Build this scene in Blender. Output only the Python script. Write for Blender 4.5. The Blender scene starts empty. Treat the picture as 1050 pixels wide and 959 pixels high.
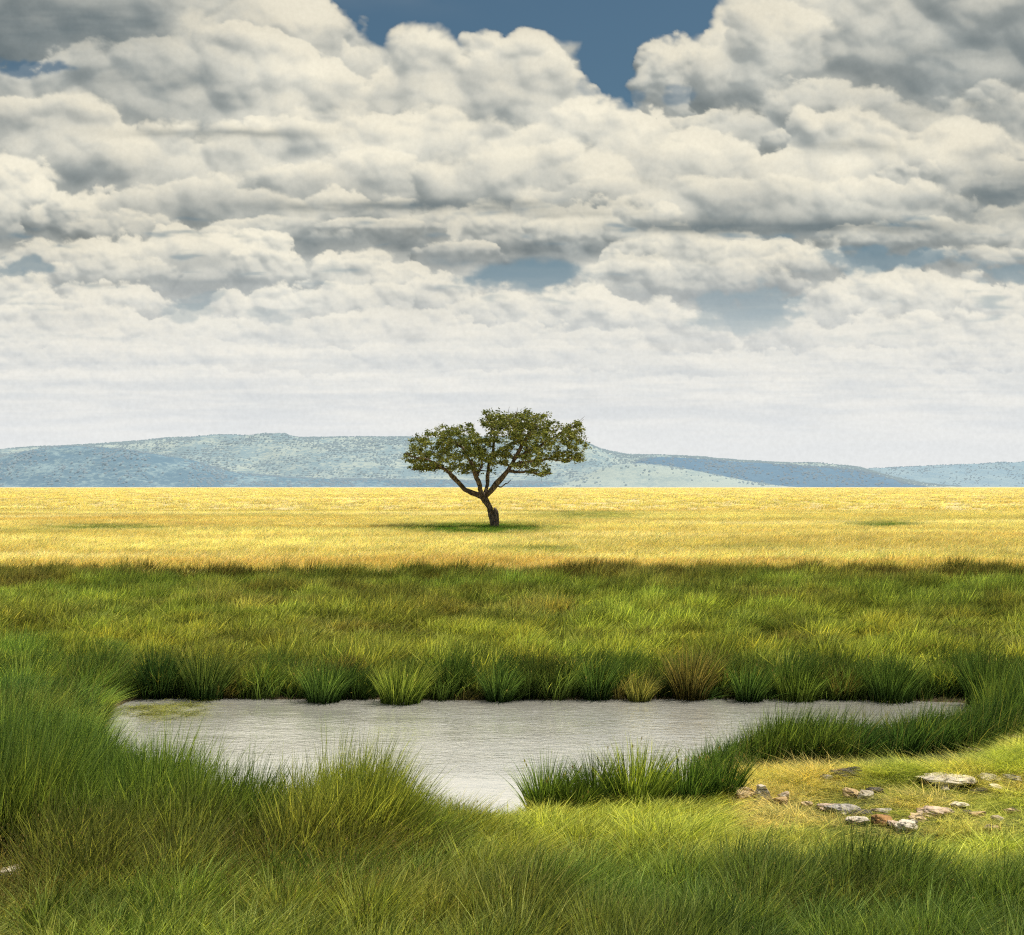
import bpy, bmesh, math, random, zlib
import numpy as np
from mathutils import Vector, Matrix
scene = bpy.context.scene
R = math.radians
F = 1500.0            # focal length of the photograph in its own pixels
CAM_Z = 3.0
HZ = 499.0            # horizon row of the photograph

SUN_EL, SUN_AZ = R(64), R(68)      # azimuth measured from +Y (view direction) towards +X

class NT:
    """small helper that writes node maths"""
    def __init__(s, tree): s.t = tree; s.n = tree.nodes; s.l = tree.links
    def put(s, sock, v):
        if v is None: return
        if isinstance(v, bpy.types.NodeSocket): s.l.new(v, sock)
        else: sock.default_value = v
    def m(s, op, a, b=None, c=None, clamp=False):
        n = s.n.new('ShaderNodeMath'); n.operation = op; n.use_clamp = clamp
        s.put(n.inputs[0], a); s.put(n.inputs[1], b); s.put(n.inputs[2], c); return n.outputs[0]
    def vm(s, op, a, b=None, c=None):
        n = s.n.new('ShaderNodeVectorMath'); n.operation = op
        s.put(n.inputs[0], a); s.put(n.inputs[1], b)
        if op == 'SCALE': s.put(n.inputs['Scale'], c)
        elif c is not None: s.put(n.inputs[2], c)
        return n.outputs[1] if op in ('LENGTH', 'DOT_PRODUCT', 'DISTANCE') else n.outputs[0]
    def xyz(s, x=0., y=0., z=0.):
        n = s.n.new('ShaderNodeCombineXYZ'); s.put(n.inputs[0], x); s.put(n.inputs[1], y); s.put(n.inputs[2], z); return n.outputs[0]
    def sep(s, v):
        n = s.n.new('ShaderNodeSeparateXYZ'); s.put(n.inputs[0], v); return n.outputs
    def step(s, v, a, b, lo=0., hi=1.):
        n = s.n.new('ShaderNodeMapRange'); n.interpolation_type = 'SMOOTHSTEP'
        s.put(n.inputs[0], v); s.put(n.inputs[1], a); s.put(n.inputs[2], b); s.put(n.inputs[3], lo); s.put(n.inputs[4], hi); return n.outputs[0]
    def lin(s, v, a, b, lo=0., hi=1.):
        n = s.n.new('ShaderNodeMapRange')
        s.put(n.inputs[0], v); s.put(n.inputs[1], a); s.put(n.inputs[2], b); s.put(n.inputs[3], lo); s.put(n.inputs[4], hi); return n.outputs[0]
    def mix(s, f, a, b, mode='MIX'):
        n = s.n.new('ShaderNodeMix'); n.data_type = 'RGBA'; n.blend_type = mode
        s.put(n.inputs[0], f); s.put(n.inputs[6], a); s.put(n.inputs[7], b); return n.outputs[2]
    def noise(s, vec, scale=5., detail=3., rough=.5, dist=0., dim='3D', out=0, kind=None):
        n = s.n.new('ShaderNodeTexNoise'); n.noise_dimensions = dim
        if kind: n.noise_type = kind
        s.put(n.inputs['Vector'], vec); n.inputs['Scale'].default_value = scale; n.inputs['Detail'].default_value = detail
        n.inputs['Roughness'].default_value = rough; n.inputs['Distortion'].default_value = dist; return n.outputs[out]
    def voro(s, vec, scale, detail=0., rough=.5, smooth=0.3, dim='3D', out='Distance'):
        n = s.n.new('ShaderNodeTexVoronoi'); n.voronoi_dimensions = dim; n.feature = 'SMOOTH_F1' if smooth else 'F1'
        s.put(n.inputs['Vector'], vec); s.put(n.inputs['Scale'], scale); n.inputs['Detail'].default_value = detail
        n.inputs['Roughness'].default_value = rough
        if smooth: n.inputs['Smoothness'].default_value = smooth
        return n.outputs[out]
    def ramp(s, f, stops, interp='LINEAR'):
        n = s.n.new('ShaderNodeValToRGB'); r = n.color_ramp; r.interpolation = interp
        while len(r.elements) > 1: r.elements.remove(r.elements[-1])
        r.elements[0].position = stops[0][0]; r.elements[0].color = (*stops[0][1], 1)
        for p, c in stops[1:]:
            e = r.elements.new(p); e.color = (*c, 1)
        s.put(n.inputs[0], f); return n.outputs[0]

def col(r, g, b):
    f = lambda c: (c/255/12.92) if c/255 <= .04045 else ((c/255+.055)/1.055)**2.4
    return (f(r), f(g), f(b))
def col4(*c): return (*col(*c), 1)

def build_world():
    w = bpy.data.worlds.new("World"); scene.world = w; w.use_nodes = True
    t = w.node_tree; t.nodes.clear(); N = NT(t)
    gen = t.nodes.new('ShaderNodeTexCoord').outputs['Generated']
    sz = N.sep(gen)[2]
    sky = t.nodes.new('ShaderNodeTexSky'); sky.sky_type = 'NISHITA'; sky.sun_disc = False
    sky.sun_elevation = SUN_EL; sky.sun_rotation = SUN_AZ; sky.dust_density = 1.2
    tint = N.mix(1., sky.outputs[0], (.52, .68, .68, 1), 'MULTIPLY')
    bgs = t.nodes.new('ShaderNodeBackground'); bgs.inputs[1].default_value = .075
    t.links.new(tint, bgs.inputs[0])
    n = N.noise(N.vm('MULTIPLY', gen, (1., 1., 2.4)), 3.2, 5., .55)
    cov = N.m('MULTIPLY', N.step(n, .44, .56), N.step(sz, .30, .42))     # broken cloud overhead
    cov = N.m('MAXIMUM', cov, N.step(sz, .12, .0))                       # horizon haze
    c = N.ramp(n, [(.46, col(176,178,174)), (.62, col(238,233,216))])
    c = N.mix(N.step(sz, .20, .05), c, col4(232,234,234))
    bgc = t.nodes.new('ShaderNodeBackground'); t.links.new(c, bgc.inputs[0])
    mx = t.nodes.new('ShaderNodeMixShader'); t.links.new(cov, mx.inputs[0]); t.links.new(bgs.outputs[0], mx.inputs[1]); t.links.new(bgc.outputs[0], mx.inputs[2])
    out = t.nodes.new('ShaderNodeOutputWorld'); t.links.new(mx.outputs[0], out.inputs[0])

def build_camera():
    cd = bpy.data.cameras.new('camera'); cam = bpy.data.objects.new('camera', cd); scene.collection.objects.link(cam)
    cd.sensor_width = 36; cd.lens = F/1050*36; cd.clip_end = 60000; cd.clip_start = .05
    cam.location = (0, 0, CAM_Z); cam.rotation_euler = (R(90)+math.atan((HZ-479.5)/F), 0, 0)
    scene.camera = cam
    sd = bpy.data.lights.new('sun', 'SUN'); sd.energy = 4.8; sd.angle = R(.5); sd.color = (1, .94, .82)
    so = bpy.data.objects.new('sun', sd); scene.collection.objects.link(so)
    d = Vector((math.cos(SUN_EL)*math.sin(SUN_AZ), math.cos(SUN_EL)*math.cos(SUN_AZ), math.sin(SUN_EL)))
    so.rotation_euler = d.to_track_quat('Z', 'Y').to_euler()
    scene.view_settings.view_transform = 'Standard'; scene.view_settings.look = 'None'; scene.view_settings.exposure = 0; scene.view_settings.gamma = 1
# ---------------------------------------------------------------- numpy noise
def _hash(ix, iy, seed):
    h = (ix.astype(np.int64)*374761393 + iy.astype(np.int64)*668265263 + int(seed)*974634777) & 0xffffffff
    h = ((h ^ (h >> 13))*1274126177) & 0xffffffff
    h = ((h ^ (h >> 16))*2246822519) & 0xffffffff
    return (h ^ (h >> 15)) & 0xffffffff
def perlin(x, y, seed=0):
    xi = np.floor(x); yi = np.floor(y); fx = (x-xi).astype(np.float32); fy = (y-yi).astype(np.float32)
    u = fx*fx*fx*(fx*(fx*6-15)+10); v = fy*fy*fy*(fy*(fy*6-15)+10)
    def g(dx, dy):
        a = _hash(xi+dx, yi+dy, seed).astype(np.float32)*np.float32(2*math.pi/4294967296)
        return np.cos(a)*(fx-dx)+np.sin(a)*(fy-dy)
    a = g(0, 0); b = g(1, 0); c = g(0, 1); d = g(1, 1)
    return (a+(b-a)*u)+((c+(d-c)*u)-(a+(b-a)*u))*v          # about -0.7..0.7
def fbm(x, y, seed=0, octv=5, rough=.5):
    s = 0; a = 1.; n = 0
    for k in range(octv):
        s = s+a*perlin(x*2**k+17.3*k, y*2**k-9.1*k, seed+k); n += a; a *= rough
    return s*1.4/n
def worley(x, y, seed=0):
    xi = np.floor(x); yi = np.floor(y); best = np.full(x.shape, 9., np.float32)
    for dx in (-1, 0, 1):
        for dy in (-1, 0, 1):
            h = _hash(xi+dx, yi+dy, seed)
            px = xi+dx+(h & 0xffff).astype(np.float32)/65535; py = yi+dy+(h >> 16).astype(np.float32)/65535
            d = (px-x)**2+(py-y)**2
            best = np.minimum(best, d.astype(np.float32))
    return best                                              # squared distance: rounded bumps
def billow(x, y, seed=0, octv=4, rough=.5):
    s = 0; a = 1.; n = 0
    for k in range(octv):
        s = s+a*(1-np.minimum(worley(x*2.1**k+5.7*k, y*2.1**k+3.3*k, seed+31*k), 1.)*1.25); n += a; a *= rough
    return s/n
def smooth(v, a, b):
    t = np.clip((v-a)/(b-a), 0, 1); return t*t*(3-2*t)
def blur(a, r):
    """separable triangle-ish blur by repeated box sums"""
    r = int(max(1, round(r)))
    for ax in (0, 1):
        for _ in range(2):
            p = np.concatenate([np.repeat(np.take(a, [0], ax), r+1, ax), a, np.repeat(np.take(a, [-1], ax), r, ax)], ax)
            c = np.cumsum(p, ax, dtype=np.float64); n = a.shape[ax]
            a = ((np.take(c, range(2*r+1, 2*r+1+n), ax)-np.take(c, range(0, n), ax))/(2*r+1)).astype(np.float32)
    return a
def curve(x, pts, k, sm=9):
    xs = np.array([p[0] for p in pts], float); ys = np.array([p[k] for p in pts], float)
    v = np.interp(x, xs, ys); w = np.hanning(2*sm+3)[1:-1]; w /= w.sum()
    vp = np.concatenate([np.full(sm, v[0]), v, np.full(sm, v[-1])]); return np.convolve(vp, w, 'valid').astype(np.float32)

# rows of cumulus, nearest (highest) first: (feature size, seed, [(x, top, base, brightness)]) in the frame of the photograph
ROWS = [
 (110, 11, [(-260,-60,60,.5),(0,-60,62,.25),(110,-60,80,.3),(165,-80,110,.7),(230,-80,125,1.0),(310,-50,140,1.0),(328,0,130,.9),(350,35,110,.75),(385,60,90,.6),(420,140,95,.6),(640,190,120,.6),(646,120,130,.8),(658,72,130,.9),(680,50,130,.95),(705,52,150,.95),(722,46,160,.95),(738,12,165,.95),(775,-5,165,.9),(830,-30,165,.75),(900,-60,150,.75),(960,-60,140,.65),(1050,-60,130,.45),(1300,-60,130,.5)]),
 (95, 27, [(-260,60,140,.6),(0,85,150,.45),(60,60,160,.5),(130,45,170,.45),(200,40,180,.62),(260,35,185,.85),(330,55,180,.95),(375,90,175,.85),(398,60,165,.95),(425,36,165,1.0),(455,40,165,1.0),(478,50,160,.95),(505,38,160,.95),(545,42,150,1.0),(575,58,150,.95),(592,76,150,.85),(606,98,145,.8),(622,128,140,.8),(700,150,150,.75),(725,125,165,.65),(790,105,175,.6),(850,85,180,.7),(900,90,180,.65),(950,125,175,.6),(1050,110,170,.5),(1300,90,170,.6)]),
 (100, 43, [(-260,95,200,.7),(0,110,200,.65),(60,100,200,.75),(140,130,208,.85),(200,145,210,.75),(300,125,212,.8),(400,130,214,.85),(450,118,216,.9),(520,140,220,.9),(570,118,220,.95),(630,112,222,1.0),(700,140,228,1.0),(760,150,233,.85),(790,160,235,.8),(825,120,236,1.0),(890,120,236,1.0),(935,155,236,.85),(960,128,235,.95),(1010,135,230,.9),(1050,175,230,.55),(1300,150,230,.7)]),
 (72, 59, [(-260,160,245,.8),(0,160,245,.95),(25,170,245,.95),(60,200,245,.85),(110,205,245,.75),(200,180,240,.7),(260,195,245,.7),(330,205,250,.75),(420,215,250,.7),(470,220,262,.9),(520,212,262,.95),(590,214,262,.95),(640,208,250,1.0),(700,215,252,.95),(760,238,265,.8),(880,240,275,.75),(930,226,270,.85),(1050,220,270,.7),(1300,220,270,.7)]),
 (58, 71, [(-260,262,300,.8),(0,262,300,.75),(55,246,292,.95),(110,246,290,1.0),(180,238,289,1.0),(250,240,289,1.0),(298,252,289,.95),(312,285,290,.9),(330,264,300,.95),(380,260,300,1.0),(425,270,300,.95),(440,292,300,.9),(600,300,303,.8),(620,250,306,.85),(650,245,306,.85),(700,240,300,.8),(760,250,300,.85),(860,252,280,.9),(880,285,280,.8),(960,290,280,.8),(985,260,290,.8),(1050,262,300,.7),(1300,262,300,.7)]),
 (48, 83, [(-260,288,330,.8),(0,288,330,.85),(70,294,330,.95),(150,298,330,1.0),(172,318,330,.9),(200,322,330,.8),(230,300,340,.75),(330,298,345,.85),(400,290,345,.9),(445,284,345,1.0),(480,300,345,1.0),(520,308,340,.95),(555,300,350,.95),(600,294,350,1.0),(650,310,355,1.0),(700,318,360,1.0),(742,330,362,.95),(758,358,362,.8),(785,345,365,.85),(810,314,365,.95),(860,290,360,1.0),(890,278,352,1.0),(950,280,347,1.0),(1000,290,352,1.0),(1050,300,355,.95),(1300,300,355,.9)]),
 (42, 97, [(-260,318,372,.9),(0,320,372,.9),(90,316,372,.9),(170,325,370,1.0),(205,324,370,1.0),(260,334,372,.95),(400,318,378,.9),(520,332,380,.9),(640,344,384,.9),(740,354,388,.95),(800,354,390,.95),(900,322,388,.9),(1050,328,384,.95),(1300,328,384,.95)]),
 (36, 103, [(-260,350,400,.95),(0,352,400,.95),(120,347,402,.95),(250,357,404,1.0),(380,362,404,.95),(520,354,404,.95),(660,368,405,1.0),(800,362,408,1.0),(920,354,405,.97),(1050,360,405,.95),(1300,360,405,.95)]),
 (30, 113, [(-260,382,430,.95),(0,384,430,.95),(180,378,430,.98),(360,388,430,1.0),(560,380,430,.97),(760,390,430,1.0),(1050,382,430,.97),(1300,384,430,.97)]),
]
HEAPS = [  # single cumulus heads: (x, base y, half width, height, brightness)
 (60,58,120,70,.12),(150,62,60,45,.25),(262,118,95,150,1.0),(210,60,50,55,.95),(120,92,80,34,.4),(60,112,80,30,.75),(310,100,50,60,1.0),(350,60,34,45,.75),
 (500,112,100,62,1.0),(435,95,42,58,1.0),(487,80,32,44,1.0),(562,104,42,50,1.0),(600,112,30,24,.8),
 (690,118,42,78,.95),(672,70,20,32,.95),(790,118,80,116,.95),(745,90,40,60,.95),(900,62,78,66,.85),(985,64,60,40,.7),(950,98,110,42,.7),(1030,128,90,44,.4),(870,158,90,34,.55),(720,138,60,24,.85),
 (150,137,150,42,.7),(60,160,110,26,.95),(230,176,130,30,.7),(330,150,70,44,.8),(120,190,120,24,.75),(430,150,60,34,.85),
 (400,212,150,52,.8),(300,200,90,30,.75),(540,214,130,68,.9),(610,160,60,52,1.0),(690,190,110,56,1.0),(470,185,60,44,.85),(640,216,120,36,.9),
 (770,234,140,52,.72),(860,188,66,66,1.0),(900,232,110,46,.75),(905,170,40,40,.8),(1000,186,70,62,1.0),(1040,225,60,50,.35),(935,200,40,34,.6),
 (18,212,46,58,1.0),(70,234,48,36,1.0),(190,232,120,46,.6),(130,242,70,24,.85),(280,246,90,24,.7),
 (385,234,72,12,1.0),(520,250,56,34,.95),(580,250,48,34,1.0),(665,252,48,48,1.0),(640,228,30,24,.9),(740,256,60,20,.8),(470,262,50,16,.9),(960,250,90,26,.8),
 (200,289,112,50,1.0),(110,291,70,40,1.0),(40,292,40,26,.85),(270,289,42,36,1.0),(365,300,56,38,1.0),(410,303,40,30,1.0),(240,258,60,26,.7),
 (828,278,52,24,1.0),(730,300,90,34,.8),(640,300,60,40,.85),(1000,272,70,20,.75),(885,250,60,18,.75),
 (110,330,70,34,1.0),(40,330,50,30,.9),(190,350,22,28,1.0),(236,346,30,20,1.0),(320,340,40,14,1.0),(452,322,34,40,1.0),(480,335,30,30,1.0),(545,345,44,30,.95),(600,346,44,50,1.0),(650,350,44,36,1.0),(710,358,44,40,1.0),(400,345,80,30,.9),(310,352,80,22,.85),
 (850,340,36,48,.9),(890,334,46,56,1.0),(960,332,60,54,1.0),(1020,345,50,52,1.0),(820,362,60,36,.9),(930,370,90,34,.95),(1030,384,60,30,.95),
 (60,366,80,30,.9),(190,372,70,30,.95),(300,382,70,26,1.0),(430,378,90,28,.92),(560,384,70,30,.95),(660,390,90,30,1.0),(800,392,60,22,.95),(120,398,90,22,.97),(400,402,110,22,1.0),(900,402,120,22,1.0),(640,410,100,18,.97)]
HOLES = [(590,8,60,34,1.4),  # gaps of blue: (x, y, half width, half height, strength)
 (470,8,150,36,1.4),(625,70,36,90,1.3),(690,-5,85,48,1.3),(365,62,24,22,.9),(385,-20,60,40,1.),(15,44,70,12,1.3),(540,284,62,21,1.0),(260,216,9,9,.7),
 (765,322,46,24,1.0),(930,268,90,14,.95),(20,276,28,12,.8),(190,318,30,14,.7),(265,330,34,9,.6),(880,126,34,10,.6),(1030,275,34,16,.8),(80,350,40,7,.5),(700,205,20,5,.4),(470,262,40,9,.6),(620,160,60,14,.7)]
def cloud_field(x0, x1, y0, y1, step):
    """colour (linear) and cover of the cloud bank on a grid of the picture of the sky"""
    xs = np.arange(x0, x1+.01, step); ys = np.arange(y0, y1+.01, step)
    X, Y = np.meshgrid(xs.astype(np.float32), ys.astype(np.float32))
    wx = fbm(X/70, Y/60, 5, 3); wy = fbm(X/70+40, Y/60, 9, 3)
    DK, MD, LT, WH = [np.array(c, np.float32) for c in (col(92,106,112), col(156,162,160), col(209,208,197), col(245,238,217))]
    def tone(L):
        L = np.clip(L, 0, 1)[..., None]; k = (0., .34, .66, 1.)
        return np.where(L < k[1], DK+(MD-DK)*(L/k[1]), np.where(L < k[2], MD+(LT-MD)*((L-k[1])/(k[2]-k[1])), LT+(WH-LT)*((L-k[2])/(k[3]-k[2]))))
    # a veil of grey cloud behind everything, open at the gaps
    big = fbm(X/120, Y/34, 201, 5, .55)
    hole = np.zeros_like(X)
    for hx, hy, hw, hh, st in HOLES:
        hole = np.maximum(hole, st*np.exp(-(((X-hx+wx*22)/hw)**2+((Y-hy+wy*14)/hh)**2)**1.4))
    edge = hole+fbm(X/34, Y/24, 207, 5, .58)*.42
    A = 1-smooth(edge, .22, .60)
    A = np.maximum(A, 0)
    C = tone(.50+big*.55+.10*smooth(Y, 120, 330)-.25*smooth(Y, 60, -60))*A[..., None]
    def lam(nx, ny, l=(.22, -.66, .52)):
        return (-nx*l[0]-ny*l[1]+l[2])/np.sqrt(nx*nx+ny*ny+1)
    def paint(sl, D, hb, ht, s, b, bl, fb, soft, lowfreq, Yabs, strength=1.):
        """cover and colour of one heap: D > 0 inside, hb height above its base / s, ht 0..1 from base to crown"""
        aT = smooth(D, -.03, soft)
        a = aT*smooth(hb, -.30, .12)*strength
        body = np.sqrt(np.clip(D, 0, 1.3))
        Hm = blur(body*.35+bl*.55+fb*.18, max(1, s*.018/step))*s*.55
        Hs = blur(body*.75+bl*.50, max(1, s*.075/step))*s*.62
        n1y, n1x = np.gradient(Hm, step); n2y, n2x = np.gradient(Hs, step)
        la, lb = lam(n1x, n1y), lam(n2x, n2y)  # sunlit and shaded sides of the clouds, worked into their colour
        und = smooth(ht, -.05, 1.0)*.75+.25*smooth(ht, .0, .3)                  # flat grey underside
        L = .04+.44*und+.32*(la-.44)+.54*(lb-.44)+fb*.18+lowfreq*1.3
        L = L+.22*smooth(D, .30, .02)*smooth(ht, .25, .8)      # bright thin crests
        L = L-.22*smooth(ht, .22, -.1)
        L = L*(.58+.42*b)+.15*b*b
        L = L+.045; L = np.where(L < .30, .30+(L-.30)*.55, L)-.05*(1-b)
        c = tone(L)
        C[sl] = C[sl]*(1-a[..., None])+c*a[..., None]; A[sl] = A[sl]*(1-a)+a
    jobs = [('row', 0, r) for r in ROWS]
    def base_of(r): return np.mean([p[2] for p in r[2] if 0 <= p[0] <= 1050])
    jobs = [(base_of(r)-26, 0, r) for r in ROWS]+[(h[1], 1, h) for h in HEAPS]
    jobs.sort(key=lambda j: (j[0], j[1]))
    for n, (_, kind, job) in enumerate(jobs):
        if kind == 0:
            s, seed, pts = job
            T = curve(xs, pts, 1, int(9/step)); B = curve(xs, pts, 2, int(12/step)); br = curve(xs, pts, 3, int(14/step))
            j0 = max(0, np.searchsorted(ys, T.min()-s*1.2)); j1 = min(len(ys), np.searchsorted(ys, B.max()+s*.6))
            sl = slice(j0, j1); x = X[sl]; y = Y[sl]; T = T[None, :]; B = B[None, :]; b = br[None, :]
            u = (x+wx[sl]*s*.12)/s; v = (y+wy[sl]*s*.10)/s*1.2
            bl = billow(u*1.7, v*1.7, seed, 6, .50)
            fb = fbm(u*1.2, v*1.5, seed+7, 7, .56)
            gap = np.clip((B-T)/s, -.5, 3)
            D = (y-T)/s+(bl-.45)*.42+fb*.34+np.minimum(gap, .0)*2
            soft = .04+.18*smooth(fbm(u*.9+9, v*.9, seed+70, 3), -.2, .5)
            hb = (B-y)/s+fbm(u*.6, v*1.9, seed+13, 4, .55)*.34
            ht = np.clip((B-y)/np.maximum(B-T, 12), -.3, 1.15)
            paint(sl, D, hb, ht, s, b, bl, fb, soft, .16*fbm(u*.5, v*.8, seed+55, 3), y)
        else:
            cx, by, hw, ht_, b = job; m = 1.5; s = (hw+ht_)*.62
            i0 = max(0, np.searchsorted(xs, cx-hw*m-20)); i1 = np.searchsorted(xs, cx+hw*m+20)
            j0 = max(0, np.searchsorted(ys, by-ht_*1.6-12)); j1 = np.searchsorted(ys, by+ht_*.5+10)
            if i1-i0 < 8 or j1-j0 < 8: continue
            sl = (slice(j0, j1), slice(i0, i1)); x = X[sl]; y = Y[sl]; seed = 400+n*3
            u = (x+wx[sl]*s*.12)/s; v = (y+wy[sl]*s*.10)/s*1.15
            bl = billow(u*2., v*2., seed, 6, .50); fb = fbm(u*1.5, v*1.9, seed+1, 7, .56)
            dx = (x-cx)/hw; dv = (by-y)/ht_
            D = 1.0-np.sqrt(dx*dx+np.maximum(dv, 0)**2*.98)
            D = D*.85+(bl-.47)*.40+fb*.32-.06
            soft = .05+.22*smooth(fbm(u*.8+5, v*.8, seed+2, 2), -.3, .5)
            hb = dv*ht_/s+fb*.3+.12
            paint(sl, D, hb, np.clip(dv, -.3, 1.15), s, b, bl, fb, soft, .12*fb, y, .93)
    C = C/np.maximum(A, .02)[..., None]
    lum = np.stack([blur(C[..., k], 9/step) for k in range(3)], -1); C = C*.70+lum*.30
    m2 = fbm(X/190, Y/85, 777, 3)*.20*smooth(Y, 420, 300); C = C*(1+m2[..., None])
    # windows of clear sky torn through the bank
    for hx, hy, hw, hh, st in [(540,286,62,14,.85),(765,316,46,20,.8),(925,266,70,10,.75),(18,280,24,8,.8),(190,318,20,9,.6),(620,75,22,20,.5),(20,66,44,9,.9),(1035,276,24,10,.7),(205,306,18,5,.5),(268,326,16,5,.4),(700,95,16,12,.5),(650,100,16,12,.6)]:
        g = np.exp(-(((X-hx+wx*30)/hw/1.25)**2+((Y-hy+wy*16)/hh/1.25)**2)**1.2); g = g*(1+fbm(X/24, Y/12, int(hx), 6, .62)*1.5)
        A = A*(1-st*.95*smooth(g, .30, .72))
    A = A*(1-.62*smooth(fbm(X/75, Y/13, 881, 4, .5)+.10*fbm(X/300, Y/60, 882, 2), .22, .52)*smooth(Y, 190, 235)*smooth(Y, 372, 330))
    A = .45*A+.55*blur(A, 1.2/step)
    # shaded undersides painted over the cloud colours, long and soft
    for (ux, uy, uw, uh, us) in [(225,136,110,5,.5),(430,211,190,7,.6),(800,232,180,8,.75),(150,289,130,3,.3),(1040,200,60,26,.6),(870,150,60,8,.35),(60,22,120,26,.6),(150,80,70,12,.35),(1000,52,80,10,.35),(600,220,60,4,.3),(960,112,80,8,.3),(660,262,40,4,.2)]:
        g = np.exp(-((X-ux)/uw)**4-((Y-uy+wy*6)/uh)**2)*us*np.clip(1+fbm(X/60, Y/12, 640, 3)*.9, 0, 1.6)
        dk = np.array(col(112,124,128), np.float32); C += (dk-C)*np.clip(g, 0, .85)[..., None]*(A > .3)[..., None]
    # thin streaks and haze near the horizon
    st = fbm(X/170, Y/13, 301, 5, .55)
    hz = smooth(Y, 225, 445)*.975
    hc = np.array(col(222,225,226), np.float32)+(np.array(col(241,240,235), np.float32)-np.array(col(222,225,226), np.float32))*smooth(st, -.35, .45)[..., None]
    hc2 = np.array(col(232,234,234), np.float32); w = smooth(Y, 395, 480)[..., None]; hc = hc*(1-w)+hc2*w
    A2 = A*(1-hz)+hz; C = (C*(A*(1-hz))[..., None]+hc*hz[..., None])/np.maximum(A2, .02)[..., None]; A = A2
    C = C*(1-.10*smooth(Y, 120, -60))[..., None]
    return xs, ys, C, A
# ---------------------------------------------------------------- helpers
rng = np.random.default_rng(7)
def tag(o, label=None, cat=None, group=None, kind=None):
    for k, v in (('label', label), ('category', cat), ('group', group), ('kind', kind)):
        if v: o[k] = v
    return o
def new_mesh(name, V, faces, mat=None, attrs=None, smooth_=False):
    """faces: list of (n, k) int arrays, each of one polygon size"""
    me = bpy.data.meshes.new(name); V = np.asarray(V, np.float32)
    me.vertices.add(len(V)); me.vertices.foreach_set('co', V.ravel())
    fl = [np.asarray(f, np.int32) for f in faces if len(f)]
    tot = np.concatenate([np.full(len(f), f.shape[1], np.int32) for f in fl])
    idx = np.concatenate([f.ravel() for f in fl])
    me.loops.add(len(idx)); me.loops.foreach_set('vertex_index', idx)
    me.polygons.add(len(tot)); st = np.concatenate([[0], np.cumsum(tot)[:-1]]).astype(np.int32)
    me.polygons.foreach_set('loop_start', st); me.polygons.foreach_set('loop_total', tot)
    if smooth_: me.polygons.foreach_set('use_smooth', np.ones(len(tot), bool))
    for an, (typ, data) in (attrs or {}).items():
        a = me.attributes.new(an, typ, 'POINT')
        a.data.foreach_set('value' if typ == 'FLOAT' else ('color' if typ == 'FLOAT_COLOR' else 'vector'), np.asarray(data, np.float32).ravel())
    if mat: me.materials.append(mat)
    me.update(calc_edges=True); return me
def link(name, me, parent=None, loc=(0,0,0)):
    o = bpy.data.objects.new(name, me); scene.collection.objects.link(o); o.location = loc
    if parent: o.parent = parent
    return o
def material(name):
    m = bpy.data.materials.new(name); m.use_nodes = True; m.node_tree.nodes.clear(); N = NT(m.node_tree)
    out = m.node_tree.nodes.new('ShaderNodeOutputMaterial'); return m, N, out
def attr(N, name, typ='GEOMETRY', out='Color'):
    n = N.n.new('ShaderNodeAttribute'); n.attribute_name = name; n.attribute_type = typ; return n.outputs[out]
def principled(N, out, color, rough=.8, spec=.3, normal=None, **kw):
    b = N.n.new('ShaderNodeBsdfPrincipled'); N.put(b.inputs['Base Color'], color); N.put(b.inputs['Roughness'], rough)
    N.put(b.inputs['Specular IOR Level'], spec)
    if normal is not None: N.l.new(normal, b.inputs['Normal'])
    for k, v in kw.items(): N.put(b.inputs[k.replace('_', ' ')], v)
    N.l.new(b.outputs[0], out.inputs[0]); return b
def bump(N, h, strength=.5, dist=.02):
    n = N.n.new('ShaderNodeBump'); n.inputs['Strength'].default_value = strength; n.inputs['Distance'].default_value = dist
    N.l.new(h, n.inputs['Height']); return n.outputs[0]
def fb(x, y, seed=0, o=4, r=.5): return fbm(np.asarray(x, np.float64), np.asarray(y, np.float64), seed, o, r)

# ---------------------------------------------------------------- sky backdrop of cumulus
def build_clouds():
    xs, ys, C, A = cloud_field(-255, 1305, -118, 520, 1.1)
    X, Y = np.meshgrid(xs, ys)
    e = smooth(X, -255, -170)*smooth(X, 1305, 1220)*smooth(Y, -118, -60); A = A*e
    az = np.arctan((X-525)/F); Rr = 30000.; gy = Rr*np.cos(az); gx = Rr*np.sin(az); gz = CAM_Z+(HZ-Y)/F*gy
    V = np.stack([gx, gy, gz], -1).reshape(-1, 3)
    h, w = X.shape; i = np.arange(h*w).reshape(h, w)
    q = np.stack([i[:-1, :-1], i[1:, :-1], i[1:, 1:], i[:-1, 1:]], -1).reshape(-1, 4)
    colr = np.concatenate([C, A[..., None]], -1).reshape(-1, 4)
    m, N, out = material('cloud_bank')
    a = N.n.new('ShaderNodeAttribute'); a.attribute_name = 'cloud'
    em = N.n.new('ShaderNodeEmission'); N.l.new(a.outputs['Color'], em.inputs[0]); tr = N.n.new('ShaderNodeBsdfTransparent')
    # a trace of fine grain so that the vapour is never perfectly even
    g = N.noise(N.n.new('ShaderNodeTexCoord').outputs['Object'], .012, 3., .6)
    N.put(em.inputs[1], N.lin(g, .3, .7, .965, 1.035))
    mx = N.n.new('ShaderNodeMixShader'); N.l.new(a.outputs['Alpha'], mx.inputs[0]); N.l.new(tr.outputs[0], mx.inputs[1]); N.l.new(em.outputs[0], mx.inputs[2])
    N.l.new(mx.outputs[0], out.inputs[0]); m.cycles.emission_sampling = 'NONE'
    o = link('sky', new_mesh('sky', V, [q], m, {'cloud': ('FLOAT_COLOR', colr)}, True)); tag(o, kind='structure')

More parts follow.
